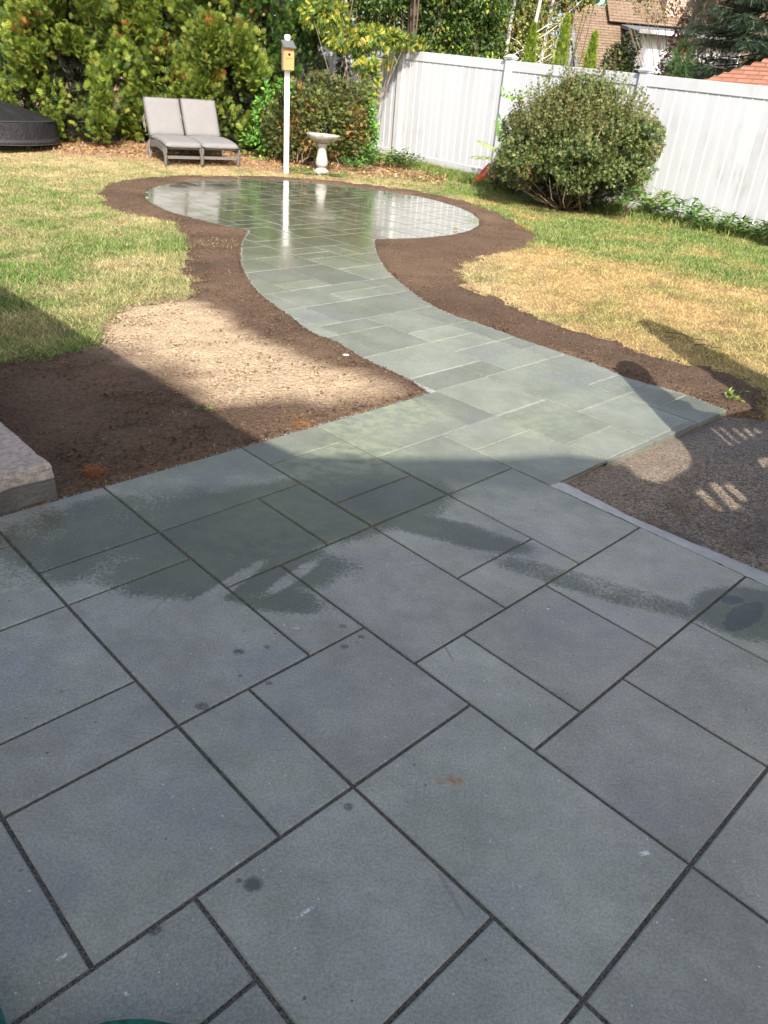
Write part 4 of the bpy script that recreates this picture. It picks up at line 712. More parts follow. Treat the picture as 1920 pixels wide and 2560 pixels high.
plant('weed_clump', 'low weeds spreading in front of the lilac and birdbath', 'plant', -1.05, 15.1, 18, .2, LEAF, .07, GRN, .4, 'weeds along the fence foot')
plant('peony_clump', 'pale green broad leaved plant against the fence right of the boxwood', 'plant', *nearf(3.45, .40, 0)[:2], 18, .42, NARROW, .15, [(.30, .36, .12, 3), (.16, .28, .08, 3)], .28, 'perennials along the fence')
plant('peony_clump', 'broad leaved green plant against the fence, second right of the boxwood', 'plant', *nearf(3.95, .42, 0)[:2], 20, .38, NARROW, .14, GRN, .3, 'perennials along the fence')
plant('peony_clump', 'low spreading leafy plant along the fence further right', 'plant', *nearf(4.55, .5, 0)[:2], 20, .28, NARROW, .13, GRN+[(.2, .26, .09, 2)], .34, 'perennials along the fence')
plant('peony_clump', 'low dark leafy plant by the fence near the right edge', 'plant', *nearf(5.1, .5, 0)[:2], 20, .25, NARROW, .13, DKGR+[(.12, .2, .05, 3)], .34, 'perennials along the fence')
plant('weed_clump', 'dark grassy weeds at the far right foot of the fence', 'plant', *nearf(5.6, .75, 0)[:2], 34, .26, NARROW, .12, DKGR, .3, 'weeds along the fence foot')
plant('peony_clump', 'dark glossy leaves under the right side of the boxwood', 'plant', 2.95, 12.5, 16, .28, LEAF, .08, DKGR+GRN[:1], .34, 'perennials along the fence')
plant('peony_clump', 'dark leafy undergrowth left of the boxwood by the sumac', 'plant', 1.62, 14.2, 26, .40, NARROW, .12, DKGR, .34, 'perennials along the fence')
plant('weed_clump', 'pale low leaves at the front foot of the boxwood', 'plant', 2.05, 13.05, 20, .16, LEAF, .075, [(.10, .17, .07, 2), (.18, .26, .12, 1)], .5, 'weeds along the fence foot')
plant('ground_ivy', 'bright low green weeds around the birdbath foot', 'plant', -1.62, 14.3, 60, .07, LEAF, .035, [(.20, .36, .05, 3), (.30, .42, .06, 1)], .75, per=3)
plant('ground_ivy', 'bright green weed patch between birdhouse post and birdbath', 'plant', -2.0, 14.5, 30, .06, LEAF, .035, [(.20, .36, .05, 3)], .4, per=3)
plant('weed_sprout', 'yellow green weed sprouting from the soil by the driveway corner', 'plant', *(2.086, 4.332), 12, .04, NARROW, .04, [(.30, .40, .08, 3), (.2, .3, .06, 1)], .08, per=3, lean=1)
plant('weed_sprout', 'single tiny green sprout in the tan soil by the shadow edge', 'plant', *(-0.957, 3.518), 4, .03, NARROW, .03, [(.16, .28, .06, 1)], .03, per=2, lean=1)
def fronds(name, label, x, y, F, stems):
    t = empty(name, (x, y, float(zt(x, y))), 0, label, 'plant'); P = []; D = []; S_ = []; C = []
    b = BM()
    for s in stems: b.tube([Vector(q) for q in s], [.012, .009, .005][:len(s)], 6)
    b.build('stem', MTWIG, t, True)
    for (p, d, s, c) in F: P.append(p); D.append(d); S_.append(s); C.append(c)
    P = np.array(P); D = nrm(np.array(D, float)); T = inst(PINS, P, frames(D, np.tile([0, 0, 1.0], (len(P), 1))+rng.normal(size=P.shape)*.2), np.array(S_)); C = np.repeat(np.array(C), len(PINS), 0)*(.8+.4*rng.random((len(T), 1)))
    mesh_tris('frond', T, MLEAF, t, C)
r_ = (.62, .07, .03); o_ = (.55, .22, .06); y_ = (.36, .42, .14); g_ = (.14, .27, .07)
fronds('sumac', 'young sumac with red and pale yellow fronds left of the boxwood', 1.38, 14.35, [((0, 0, .50), (-1, -.2, .05), .42, y_), ((.05, 0, .62), (-.9, 0, .35), .40, y_), ((.12, 0, .7), (-.3, 0, .9), .42, g_), ((-.02, 0, .42), (-.55, -.4, -.65), .34, r_), ((-.10, -.05, .36), (-.7, -.2, -.6), .30, r_), ((.08, -.05, .46), (-.2, -.5, -.75), .30, o_), ((.18, 0, .48), (.2, -.4, -.8), .27, (.50, .09, .05)), ((.2, 0, .75), (.4, 0, .9), .36, g_), ((.15, 0, .6), (.6, -.5, .3), .35, g_), ((.0, 0, .22), (-.9, -.3, -.1), .25, g_)], [[(.1, 0, 0), (.06, 0, .35), (.12, 0, .72)], [(.12, 0, 0), (-.0, 0, .3), (-.05, 0, .48)]])
fr = []
for k in range(46): z = rng.uniform(.15, .95); a = rng.uniform(0, 6.283); fr.append(((rng.normal()*.10, rng.normal()*.06, z), (math.cos(a), math.sin(a)*.6, rng.uniform(-.35, .5)), rng.uniform(.16, .30), (.13*rng.uniform(.8, 1.5), .27*rng.uniform(.8, 1.3), .07)))
fronds('tree_of_heaven_sapling', 'green sapling with long leaflets at the right foot of the boxwood', 3.22, 12.30, fr, [[(0, 0, 0), (.02, 0, .5), (0, 0, .95)], [(.02, 0, 0), (.2, 0, .4), (.3, 0, .6)]])
plant('peony_clump', 'reddish leaved plants at the left base of the boxwood', 'plant', 1.75, 13.95, 16, .34, NARROW, .11, [(.34, .10, .05, 2), (.12, .15, .05, 3), (.30, .20, .08, 1)], .3, 'perennials along the fence')
# tall grass along the fence foot, leaf litter below the hedge
def tallgrass(name, label, pts, n, h):
    i = rng.integers(len(pts), size=n); pts = np.array(pts); x = pts[i, 0]+rng.normal(size=n)*pts[i, 2]; y = pts[i, 1]+rng.normal(size=n)*pts[i, 3]; k = n; hh = h*rng.uniform(.3, 1, k); a = rng.random(k)*6.28; l = rng.uniform(.1, .8, k)
    p = np.stack([x, y, zt(x, y)-.01], -1); d = nrm(np.stack([np.cos(a)*l, np.sin(a)*l, np.ones(k)], -1)); th = rng.random(k)*6.28; s = np.stack([np.cos(th), np.sin(th), 0*a], -1)*.005; m_ = p+d*hh[:, None]*.55; e = p+d*hh[:, None]+np.stack([np.cos(a), np.sin(a), -a*0-.6], -1)*(hh*.3)[:, None]
    T = np.concatenate([np.stack([p-s, p+s, m_+s*.6], 1), np.stack([p-s, m_+s*.6, m_-s*.6], 1), np.stack([m_-s*.6, m_+s*.6, e], 1)]); c = pick([(.17, .27, .06, 3), (.30, .33, .10, 2), (.10, .18, .04, 2), (.42, .36, .17, 1)], k); return tag(mesh_tris(name, T, MGRASS, None, np.tile(c, (3, 1))), label, 'grass', kind='stuff')
tallgrass('tall_grass', 'unmown grass growing along the foot of the white fence', [(*nearf(s, .32, 0)[:2], .22, .16) for s in np.arange(-2.3, 6.5, .22)], 16000, .20)
n = 9000; x = rng.uniform(-9, .6, n); y = 14.2+rng.random(n)**.8*1.9; ok = (rng.random(n) < np.clip((y-14.0)*1.2, .1, 1)) & (fbm(x, y, 2, 4) > .3); x = x[ok]; y = y[ok]; n = len(x)
P = np.stack([x, y, zt(x, y)+.005+rng.random(n)*.03], -1); T = inst(LEAF, P, frames(nrm(rng.normal(size=(n, 3))*[1, 1, .35]), np.tile([0, 0, 1.0], (n, 1))+rng.normal(size=(n, 3))*.5), .055*(.6+.8*rng.random(n))); tag(mesh_tris('leaf_litter', T, MGRASS, None, np.repeat(pick([(.36, .22, .12, 4), (.48, .34, .21, 3), (.25, .13, .07, 2), (.5, .35, .1, 1)], n), 2, 0)), 'dry brown leaf litter under the hedge', 'leaves', kind='stuff')
for (px_, lb, s_) in [(((0.627, 9.821)), 'yellow fallen leaf lying on the wet round patio', .10), (((-2.750, 13.024)), 'small yellow leaf at the back rim of the round patio', .07)]:
    t = np.array(LEAF)*s_*1.0; t = np.concatenate([t, t[:, :, [0, 1, 2]]*[1.5, .6, 1]]); o = mesh_tris('fallen_leaf', t, MLEAF, None, np.tile([.75, .38, .05], (len(t), 1))); o.location = (*px_, .012); o.rotation_euler = (.25, .1, 1.2); tag(o, lb, 'leaf')
b = bmesh.new(); bmesh.ops.create_icosphere(b, subdivisions=2, radius=.013); bmesh.ops.scale(b, vec=(1.5, .9, .5), verts=b.verts); me = bpy.data.meshes.new('pebble'); b.to_mesh(me); b.free(); me.materials.append(simple('white_stone', (.7, .7, .68), .7)); o = link(bpy.data.objects.new('pebble', me)); o.location = (*(-0.317, 4.542), .025); tag(o, 'white pebble lying on the brown soil beside the path', 'stone')
def straw_wisp(name, label, loc, n, r, col, h=.03):
    a = rng.random(n)*6.283; q = r*rng.random(n)**.5; p = np.stack([np.cos(a)*q, np.sin(a)*q*.8, rng.random(n)*h], -1); d = nrm(rng.normal(size=(n, 3))*[1, 1, .5]); s = nrm(np.cross(d, [0, 0, 1.0]))*.0016; L_ = rng.uniform(.02, .05, n)[:, None]; o = mesh_tris(name, np.stack([p-s, p+s, p+d*L_], 1), MGRASS, None, pick(col, n)); o.location = (*loc, .01); return tag(o, label, 'dead grass', kind='stuff')
straw_wisp('dead_grass_tuft', 'rusty orange tuft of dead grass in the dark soil by the step', (-1.209, 2.754), 260, .045, [(.42, .18, .06, 2), (.30, .12, .05, 1)])
straw_wisp('dead_grass_tuft', 'small rusty wisp of dead grass at the soil edge beside the paving', (-0.438, 3.435), 60, .06, [(.50, .22, .07, 2)])
straw_wisp('dead_grass_tuft', 'straw tuft lying in the dark soil near the shadow edge', (-1.021, 3.399), 34, .05, [(.5, .36, .22, 2)])
straw_wisp('dead_grass_tuft', 'gold tuft of straw at the edge of the soil right of the round patio', (1.481, 10.288), 260, .14, [(.6, .36, .13, 2)], .05)
straw_wisp('dead_grass_tuft', 'pale straw wisps in the soil left of the path', (-1.822, 7.590), 241, .22, [(.6, .48, .25, 2)], .05)
for (p, lb, l_, rz) in [((-0.189, 3.680), 'dark twig lying at the soil edge beside the paving', .09, .9), ((-1.443, 6.426), 'pale curled twig on the soil left of the path', .14, 1.9), ((1.993, 5.714), 'thin dark stick lying on the yellow lawn', .32, -.6), ((2.131, 5.433), 'short dark stick lying in the shadow on the yellow lawn', .18, -.3)]:
    o = BM().tube([(0, 0, .01), (l_*.4, l_*.08, .02), (l_*.7, -l_*.05, .012), (l_, l_*.06, .02)], [.004, .003, .003, .002], 5).build('twig', MTWIG if 'pale' in lb else MBARK, None, True); o.location = (*p, .02); o.rotation_euler = (0, 0, rz); tag(o, lb, 'twig')

# ------------------------------------------------------------ white vinyl fence
FP0 = np.array([1.43, 15.15]); FZT = lambda s: 1.995-.033*s
def fgz(s): q = FP0+fb*s; return float(zt(*q)) if s < 1.5 else -.012*(s-1.5)
fe = empty('vinyl_fence', (FP0[0], FP0[1], 0), TH, 'long white vinyl privacy fence running down the right side', 'fence')
def fbox(b, s0, s1, n0, n1, z00, z01, z10, z11):
    """box along the fence, z differs at both ends (bottom0, bottom1, top0, top1)"""
    v = [b.b.verts.new(p) for p in ((s0, n0, z00), (s1, n0, z01), (s1, n1, z01), (s0, n1, z00), (s0, n0, z10), (s1, n0, z11), (s1, n1, z11), (s0, n1, z10))]
    for f in ((3, 2, 1, 0), (4, 5, 6, 7), (0, 1, 5, 4), (1, 2, 6, 5), (2, 3, 7, 6), (3, 0, 4, 7)): b.b.faces.new([v[i] for i in f])
    return b
posts = [-5.1, -2.5, .10, 2.68, 5.28, 7.88, 10.48]; PW = .066
for i, s in enumerate(posts):
    if i == 0: continue
    g = fgz(s)-.1; top = FZT(s)+.02; b = BM(); b.box((s, 0, (g+top)/2), (PW*2, PW*2, top-g)).bevel(.006); po = b.build('fence_post', MVINYL, fe)
    c = BM(); z = top
    c.box((s, 0, z+.010), (.165, .165, .02)); c.box((s, 0, z+.029), (.185, .185, .0175)); c.box((s, 0, z+.0565), (.16, .16, .037), None, .35); c.build('post_cap', MVINYL, po)
for i in range(len(posts)-1):
    s0 = posts[i]+PW+.001; s1 = posts[i+1]-PW-.001
    if i == 0: s0 = -3.35
    zt0, zt1, zb0, zb1 = FZT(s0), FZT(s1), fgz(s0)+.03, fgz(s1)+.05
    if i in (2, 3): zb0 += .0
    fbox(BM(), s0, s1, -.026, .026, zt0-.155, zt1-.155, zt0, zt1).bevel(.004).build('top_rail', MVINYL, fe)
    fbox(BM(), s0, s1, -.026, .026, zb0, zb1, zb0+.125, zb1+.125).bevel(.004).build('bottom_rail', MVINYL, fe)
    nb_ = max(1, round((s1-s0)/.162)); w = (s1-s0)/nb_
    for k in range(nb_):
        a = s0+k*w; b_ = a+w-.0035; f = lambda s: (s-s0)/(s1-s0)
        za = zb0+(zb1-zb0)*f(a)+.12; zbb = zb0+(zb1-zb0)*f(b_)+.12; ya = zt0+(zt1-zt0)*f(a)-.15; yb = zt0+(zt1-zt0)*f(b_)-.15
        o = rng.normal()*.0006; fbox(BM(), a, b_, -.010+o, .010+o, za, zbb, ya, yb).bevel(.0035).build('fence_board', MVINYL, fe)
        if k: fbox(BM(), a-.010, a+.0065, -.0115, .0115, za+.006, za+.006, ya-.006, ya-.006).build('joint_highlight_strip', MSEAM, fe)
fk = empty('vinyl_fence', (-.98, 17.47, .18), math.radians(177), 'white vinyl fence across the back, shaded and half hidden by vines', 'fence')
BFT = 1.86
for s in (0.0, 2.44, 4.88):
    b = BM(); b.box((s, 0, BFT/2-.05), (.13, .13, BFT+.1)).bevel(.006); b.box((s, 0, BFT+.03), (.18, .18, .03)); b.build('fence_post', MVINYL, fk)
for s0, s1 in ((.068, 2.372), (2.508, 4.812)):
    fbox(BM(), s0, s1, -.026, .026, BFT-.16, BFT-.16, BFT, BFT).bevel(.004).build('top_rail', MVINYL, fk); fbox(BM(), s0, s1, -.026, .026, .03, .03, .16, .16).bevel(.004).build('bottom_rail', MVINYL, fk)
    for k in range(14): w = (s1-s0)/14; fbox(BM(), s0+k*w, s0+k*w+w-.0035, -.01, .01, .155, .155, BFT-.155, BFT-.155).bevel(.0035).build('fence_board', MVINYL, fk)

# ------------------------------------------------------------ birdhouse on its post, birdbath
MPOST = simple('post_white', (.80, .80, .78), .45, .04, 6, .05)
pz = .04
p = empty('birdhouse_post', (-2.18, 14.19, pz), .2, 'tall white square post standing behind the round patio', 'post')
BM().box((0, 0, .90), (.085, .085, 2.0)).bevel(.006).build('shaft', MPOST, p); BM().lathe([(.036, 1.90), (.036, 1.93), (.047, 1.935), (.049, 1.99), (.045, 2.01), (.03, 2.02)], 20).build('cap', MPOST, p, True)
def wood(name, c1, c2, sc=(1, 1, .08)):
    m = N(name); oc = m.n('ShaderNodeTexCoord').outputs['Object']; mp = m.n('ShaderNodeMapping', {'Vector': oc}); mp.inputs['Scale'].default_value = sc
    f = m.noise(90, 5, .6, mp.outputs[0], .4); m.base(m.mix(f, c1, c2)).rough(.7, .3); m.bump(f, .3, .002); return m.m
MCED = wood('cedar', (.44, .20, .075), (.62, .33, .13)); MCED2 = wood('cedar_side', (.42, .25, .17), (.60, .40, .29)); MSLATE = simple('dark_shingle', (.11, .118, .112), .8, .3, 40, .5, 90)
h = empty('birdhouse', (-2.155, 14.10, pz+1.53), .42, 'wooden cedar birdhouse with dark sloping roof mounted on the white post', 'birdhouse')
b = BM(); b.box((0, -.068, .155), (.155, .016, .31)); fr_ = b.build('front', MCED, h)
BM().box((0, .069, .19), (.155, .016, .42)).build('back', MCED2, h)
for s in (-1, 1):
    bb = BM(); v = [bb.b.verts.new((s*.0785+dx, y, z)) for dx in (-.008, .008) for (y, z) in ((-.0595, .0), (.0605, .0), (.0605, .385), (-.0595, .315))]
    for f in ((0, 1, 2, 3), (7, 6, 5, 4), (0, 4, 5, 1), (1, 5, 6, 2), (2, 6, 7, 3), (3, 7, 4, 0)): bb.b.faces.new([v[i] for i in f])
    bb.build('side', MCED2, h)
BM().box((0, 0, .008), (.137, .118, .016)).build('floor', MCED2, h)
BM().bar((0, .068, .405), (0, -.125, .305), .20, .014).build('roof', MSLATE, h); BM().bar((0, .055, .385), (0, -.10, .302), .17, .012).build('roof_board', MCED2, h)
BM().box((0, -.081, .205), (.11, .010, .085)).build('hole_plate', MCED, h)
MBLK = simple('black_hole', (.006, .006, .006), 1); bb = BM(); bb.b.verts.ensure_lookup_table(); hb = bmesh.ops.create_cone(bb.b, cap_ends=True, segments=20, radius1=.020, radius2=.020, depth=.004); bmesh.ops.rotate(bb.b, verts=hb['verts'], cent=(0, 0, 0), matrix=Matrix.Rotation(math.pi/2, 3, 'X')); bmesh.ops.translate(bb.b, verts=hb['verts'], vec=(0, -.0865, .215)); bb.build('entrance_hole', MBLK, h)
def stonem():
    m = N('cast_stone'); z = m.n('ShaderNodeSeparateXYZ', {0: m.n('ShaderNodeTexCoord').outputs['Object']}).outputs[2]; g = m.noise(22, 6, .7); st_ = m.ss(m.noise(9, 5), .45, .7)
    c = m.mix(g, (.34, .32, .29), (.52, .50, .46)); c = m.mix(m.m2('MULTIPLY', st_, m.ss(z, .42, .52)), c, (.24, .19, .12)); m.base(c).rough(.9, .2); m.bump(m.noise(90, 4), .5, .006); return m.m
MST = stonem()
q = empty('birdbath', (-1.6, 14.45, .045), .3, 'grey stone birdbath on a baluster pedestal behind the round patio', 'birdbath')
BM().lathe([(.135, -.02), (.14, .035), (.11, .05), (.095, .075), (.075, .085), (.075, .10)], 8).build('base', MST, q)
BM().lathe([(.070, .10), (.098, .12), (.108, .16), (.100, .22), (.078, .32), (.066, .40), (.070, .41), (.088, .44), (.092, .47), (.08, .478)], 28, .0).build('pedestal', MST, q, True)
bw = BM().lathe([(.07, .479), (.12, .487), (.20, .515), (.262, .56), (.287, .60), (.290, .612), (.278, .618), (.262, .60), (.20, .565), (.10, .545), (.0001, .54)], 64, .012).build('bowl', MST, q, True); bw.rotation_euler = (0, .02, 0)

# ------------------------------------------------------------ covered fire table
def covm():
    m = N('black_cover'); g = m.noise(3, 5); w_ = m.noise(9, 4, .6, dist=1.5); m.base(m.mix(g, (.010, .010, .011), (.024, .024, .025))).rough(.6, .3); m.bump(m.m2('ADD', w_, m.m2('MULTIPLY', m.noise(200, 2), .1)), .9, .03); return m.m
MCOV = covm(); cv = empty('covered_fire_table', (-7.40, 14.55, .055), 0, 'round table under a tight black fabric cover at the left edge', 'covered table')
b = bmesh.new(); n = 96; prof = [(1.09, .085), (1.095, .09), (1.085, .12), (1.075, .17), (1.065, .25), (1.055, .33), (1.05, .40), (1.045, .435), (1.03, .447), (.98, .46), (.8, .515), (.6, .575), (.4, .635), (.22, .69), (.10, .72), (.02, .725)]; rg = []
for j, (r, z) in enumerate(prof):
    ring = []
    for i in range(n):
        a = 6.2832*i/n; w_ = (fbm(a*3+5, z*4, 2.2, 12)-.5)*.03*(1 if j > 3 else .3)+math.sin(a*37)*.003*(2 < j < 8); fold = .012*math.sin(a*14+z*3)*(j > 9); ring.append(b.verts.new((math.cos(a)*(r+w_), math.sin(a)*(r+w_), z+fold+(fbm(a*4, r*4, 1.5, 2)-.5)*.03*(j > 8))))
    rg.append(ring)
for A, B in zip(rg, rg[1:]):
    for i in range(n): b.faces.new((A[i], A[(i+1) % n], B[(i+1) % n], B[i]))
b.faces.new(rg[-1]); me = bpy.data.meshes.new('cover'); b.to_mesh(me); b.free(); me.materials.append(MCOV); me.polygons.foreach_set('use_smooth', np.ones(len(me.polygons), bool)); link(bpy.data.objects.new('cover', me), cv)
MPIP = simple('grey_webbing', (.07, .07, .07), .6)
for z, r, w_ in ((.440, 1.052, .006), (.165, 1.081, .0022), (.125, 1.089, .0022), (.088, 1.096, .005)):
    bb = BM(); pts = [(math.cos(a)*r, math.sin(a)*r, z) for a in np.linspace(0, 6.2832, 97)]; bb.tube(pts, w_, 5, False).build('piping' if w_ > .004 else 'hem_stitching', MPIP, cv, True)
T = []
for i in range(300):
    a = 3.3+3.0*i/300; a0 = np.array([math.cos(a)*1.0835, math.sin(a)*1.0835, .165]); a1 = np.array([math.cos(a+.001)*1.0915, math.sin(a+.001)*1.0915, .125]); s = np.array([-math.sin(a), math.cos(a), 0])*.0022; T += [[a0-s, a0+s, a1+s], [a0-s, a1+s, a1-s]]
mesh_tris('elastic_gather', np.array(T), MPIP, cv, None)
for k in range(4): a = k*1.5708-.5; BM().box((math.cos(a)*.92, math.sin(a)*.92, .06), (.06, .06, .14)).build('leg', simple('dark_leg', (.05, .045, .04), .7) if k == 0 else bpy.data.materials['dark_leg'], cv)

# ------------------------------------------------------------ two sun loungers with cushions
MWOOD = wood('weathered_wood', (.09, .082, .075), (.22, .20, .18), (1, .06, 1)); 
def cloth():
    m = N('taupe_canvas'); g = m.noise(3.5, 4); m.base(m.mix(g, (.20, .192, .185), (.24, .23, .222))).rough(.9, .15); m.bump(m.m2('ADD', m.noise(7, 4, .6, dist=.8), m.m2('MULTIPLY', m.noise(260, 2), .12)), .55, .02); return m.m
MCLO = cloth()
def pad(name, w, l, t, parent, M_, nx=14, ny=16, sag=0.0, tuft=None):
    b = bmesh.new(); top = {}; bot = {}
    for i in range(nx+1):
        for j in range(ny+1):
            u = i/nx*2-1; v = j/ny*2-1; e = (1-abs(u)**7)*(1-abs(v)**7); e = max(e, 0)**.35; puff = 1+.10*(1-u*u)*(1-v*v)+.05*math.sin(u*5+v*3)
            if tuft: puff -= .10*math.exp(-((v-tuft)/.06)**2)
            x = u*w/2*(1-.012*abs(v)**3); y = v*l/2; zc = sag*math.sin((v+1)*1.57)**2*0+sag*(v**2)
            top[i, j] = b.verts.new((x, y, zc+t/2*e*puff)); bot[i, j] = b.verts.new((x, y, zc-t/2*e)) if 0 < i < nx and 0 < j < ny else top[i, j]
    for i in range(nx):
        for j in range(ny):
            b.faces.new((top[i, j], top[i+1, j], top[i+1, j+1], top[i, j+1]))
            f = []
            for k in ((i, j+1), (i+1, j+1), (i+1, j), (i, j)):
                if bot[k] not in f: f.append(bot[k])
            try: b.faces.new(f)
            except ValueError: pass
    bmesh.ops.transform(b, matrix=M_, verts=b.verts); bmesh.ops.recalc_face_normals(b, faces=b.faces)
    me = bpy.data.meshes.new(name); b.to_mesh(me); b.free(); me.materials.append(MCLO); me.polygons.foreach_set('use_smooth', np.ones(len(me.polygons), bool)); return link(bpy.data.objects.new(name, me), parent)
def lounger(x, y, rz, lb, lc, w=.64):
    z0 = float(zt(x, y)); t = empty('sun_lounger', (x, y, z0), rz, lb, 'lounger', 'pair of sun loungers')
    for sx in (0, 1):
        X_ = sx*w
        for (ya, za, yb, zb) in ((-.02, .24, -.45, .27), (-.45, .27, -.98, .20)): BM().bar((X_, ya, za), (X_, yb, zb), .032, .10).bevel(.004).build('side_rail', MWOOD, t)
        BM().tube([(X_, -.88, .23), (X_+.0, -.93, .12), (X_, -.90, -.01)], [.034, .030, .028], 6).build('leg', MWOOD, t); BM().bar((X_, .02, .26), (X_, .03, -.01), .05, .035).build('leg', MWOOD, t)
    BM().bar((.03, -.90, .10), (w-.03, -.90, .10), .03, .045).build('stretcher', MWOOD, t); BM().bar((.03, .02, .14), (w-.03, .02, .14), .03, .045).build('stretcher', MWOOD, t)
    for k in range(8): yy = -.08-k*.12; zz = .29-.03*abs((yy+.4))-(.04 if yy < -.6 else 0); BM().box((w/2, yy, zz), (w-.05, .07, .016)).build('slat', MWOOD, t)
    a = Vector((0, -.0, .30)); d = Vector((0, .42, .92)).normalized()
    for sx in (.04, w-.04): BM().bar((sx, .045, .27), (sx,   .045+d.y*.68, .27+d.z*.68), .03, .05).build('back_frame', MWOOD, t)
    for k in range(5): BM().bar((.06, .045+d.y*(.08+.14*k), .27+d.z*(.08+.14*k)), (w-.06, .045+d.y*(.08+.14*k), .27+d.z*(.08+.14*k)), .02, .07).build('back_slat', MWOOD, t)
    c = empty('lounger_cushion', (x, y, z0), rz, lc, 'cushion', 'cushions on the sun loungers')
    ang = math.atan2(.92, .42)
    pad('back_section', w+.01, .66, .10, c, Matrix.Translation(Vector((w/2, -.03, .355))+d*.31)@Matrix.Rotation(ang, 4, 'X'), sag=.005, tuft=.35)
    pad('seat_section', w+.02, .98, .10, c, Matrix.Translation((w/2, -.53, .330))@Matrix.Rotation(.06, 4, 'X'), sag=-.028, tuft=-.55)
    MT = bpy.data.materials.get('tie') or simple('tie', (.28, .26, .24), .9)
    for (p0, p1, p2) in (((-.01, .10, .65), (-.03, .12, .55), (-.02, .10, .40)), ((-.02, .12, .68), (-.05, .13, .58), (-.035, .14, .46)), ((-.02, -.06, .29), (-.03, -.07, .16), (-.02, -.09, .03))): BM().tube([p0, p1, p2], .006, 5).build('tie_string', MT, c)
RZ = math.radians(33); ax_ = (math.cos(RZ), math.sin(RZ)); LX, LY = -4.64, 14.55
lounger(LX, LY, RZ, 'weathered wood sun lounger, left of the pair', 'taupe cushion on the left lounger with ties hanging at its side')
lounger(LX+ax_[0]*.68, LY+ax_[1]*.68-.12, RZ-.02, 'weathered wood sun lounger, right of the pair', 'taupe cushion on the right lounger, nearest the white post')

# ------------------------------------------------------------ green garden hose at the lower left
def hosem():
    m = N('green_hose'); g = m.noise(60, 4); m.base(m.mix(m.ss(g, .35, .65), (.006, .075, .055), (.012, .16, .115))).rough(.55, .4); m.bump(m.vor(420), .3, .001); return m.m
MH = hosem(); cx_, cy_ = -.330, .437
hs = empty('garden_hose', (cx_, cy_, 0), 0, 'coiled green garden hose just showing at the bottom left corner', 'hose'); pts = []
for i in range(3*48): a = 6.2832*i/48; k = i/48; pts.append((math.cos(a)*(.265-.012*k), math.sin(a)*(.265-.012*k), .014+.027*k))
BM().tube(pts, .0135, 10).build('coil', MH, hs, True)
pts = [(.25*math.cos(a)-.465, .25*math.sin(a)+.095, .014+.01*i/40) for i, a in enumerate(np.linspace(-1.2, 5.0, 60))]; BM().tube(pts, .0135, 10).build('coil', MH, hs, True)
BM().lathe([(.012, 0), (.017, .005), (.017, .03), (.013, .045)], 14, c=(-.2, -.16, .01)).build('brass_coupling', simple('brass', (.5, .35, .12), .35), hs)

# ------------------------------------------------------------ neighbouring house
MSH = N('brown_shingle'); 
def shingle(name, c1, c2):
    m = N(name); m2_ = m.n('ShaderNodeTexCoord').outputs['Object']; br = m.n('ShaderNodeTexBrick', {'Vector': m2_, 'Scale': 1.0, 'Color1': c1, 'Color2': c2, 'Mortar': tuple(c*.45 for c in c1), 'Mortar Size': .012, 'Brick Width': .30, 'Row Height': .14, 'Bias': 0.0})
    m.base(m.mix(.35, br.outputs[0], m.mix(m.noise(30, 4), tuple(c*.7 for c in c1), c2))).rough(.95, .1); m.bump(m.noise(80, 3), .4, .004); return m.m
MSHB = shingle('tan_shingles', (.20, .14, .095), (.32, .24, .17)); MSHR = shingle('red_shingles', (.28, .12, .08), (.42, .22, .15)); MSID = simple('white_siding', (.78, .79, .80), .5, .03, 3); MTRIM = simple('white_trim', (.80, .80, .80), .5, .03, 3); MGR = simple('grey_roofing', (.17, .18, .19), .8, .2, 5)
def brickm():
    m = N('chimney_brick'); mpb = m.n('ShaderNodeMapping', {'Vector': m.n('ShaderNodeTexCoord').outputs['Object']}); mpb.inputs['Rotation'].default_value = (math.radians(90), 0, 0); br = m.n('ShaderNodeTexBrick', {'Vector': mpb.outputs[0], 'Scale': 1.0, 'Color1': (.42, .20, .14), 'Color2': (.55, .30, .22), 'Mortar': (.5, .45, .4), 'Mortar Size': .012, 'Brick Width': .21, 'Row Height': .075}); m.base(br.outputs[0]).rough(.9, .2); return m.m
MBR = brickm(); MGLS = simple('window_glass', (.05, .06, .08), .08, .1, 3, spec=.8)
def courses(name, w, L_, z_ax, n, mat, parent, loc, rot, t=.02, x0=None):
    """shingle courses lapped up a slope; local x across, local y up the slope"""
    b = BM(); e = L_/n
    for k in range(n): b.bar((0, k*e-.01, .012), (0, (k+1)*e+.02, .001), w, t) if False else b.box((0, (k+.5)*e, 0), (w, e*1.06, t), Matrix.Rotation(-t/e*.9, 3, 'X'))
    o = b.build(name, mat, parent); o.location = loc; o.rotation_euler = rot; return o
hs = empty('neighbour_house', (5.3, 30, -.4), math.radians(4), 'brown roofed neighbouring house with white dormer beyond the fence', 'house')
BM().box((5.5, 3.0, 1.0), (11.2, 6, 2.9)).build('wall', MSID, hs)
sl = math.radians(38); courses('shingle_roof', 11.6, 3.6, 0, 26, MSHB, hs, (5.7, -.35, 2.62), (sl, 0, 0))
BM().box((5.7, -.37, 2.52), (11.6, .12, .13)).build('gutter', MTRIM, hs)
BM().bar((-.13, -.38, 2.64), (-.13, 2.5, 2.64+2.88*math.tan(sl)), .12, .16).build('rake_board', MGR, hs)
dm = BM().box((3.6, .9, 3.45), (3.6, 1.9, 1.25)).build('dormer_wall', MSID, hs)
for k in range(9): BM().bar((1.8, -.062, 2.93+k*.13), (5.4, -.062, 2.93+k*.13), .02, .125).build('clapboard', MSID, dm)
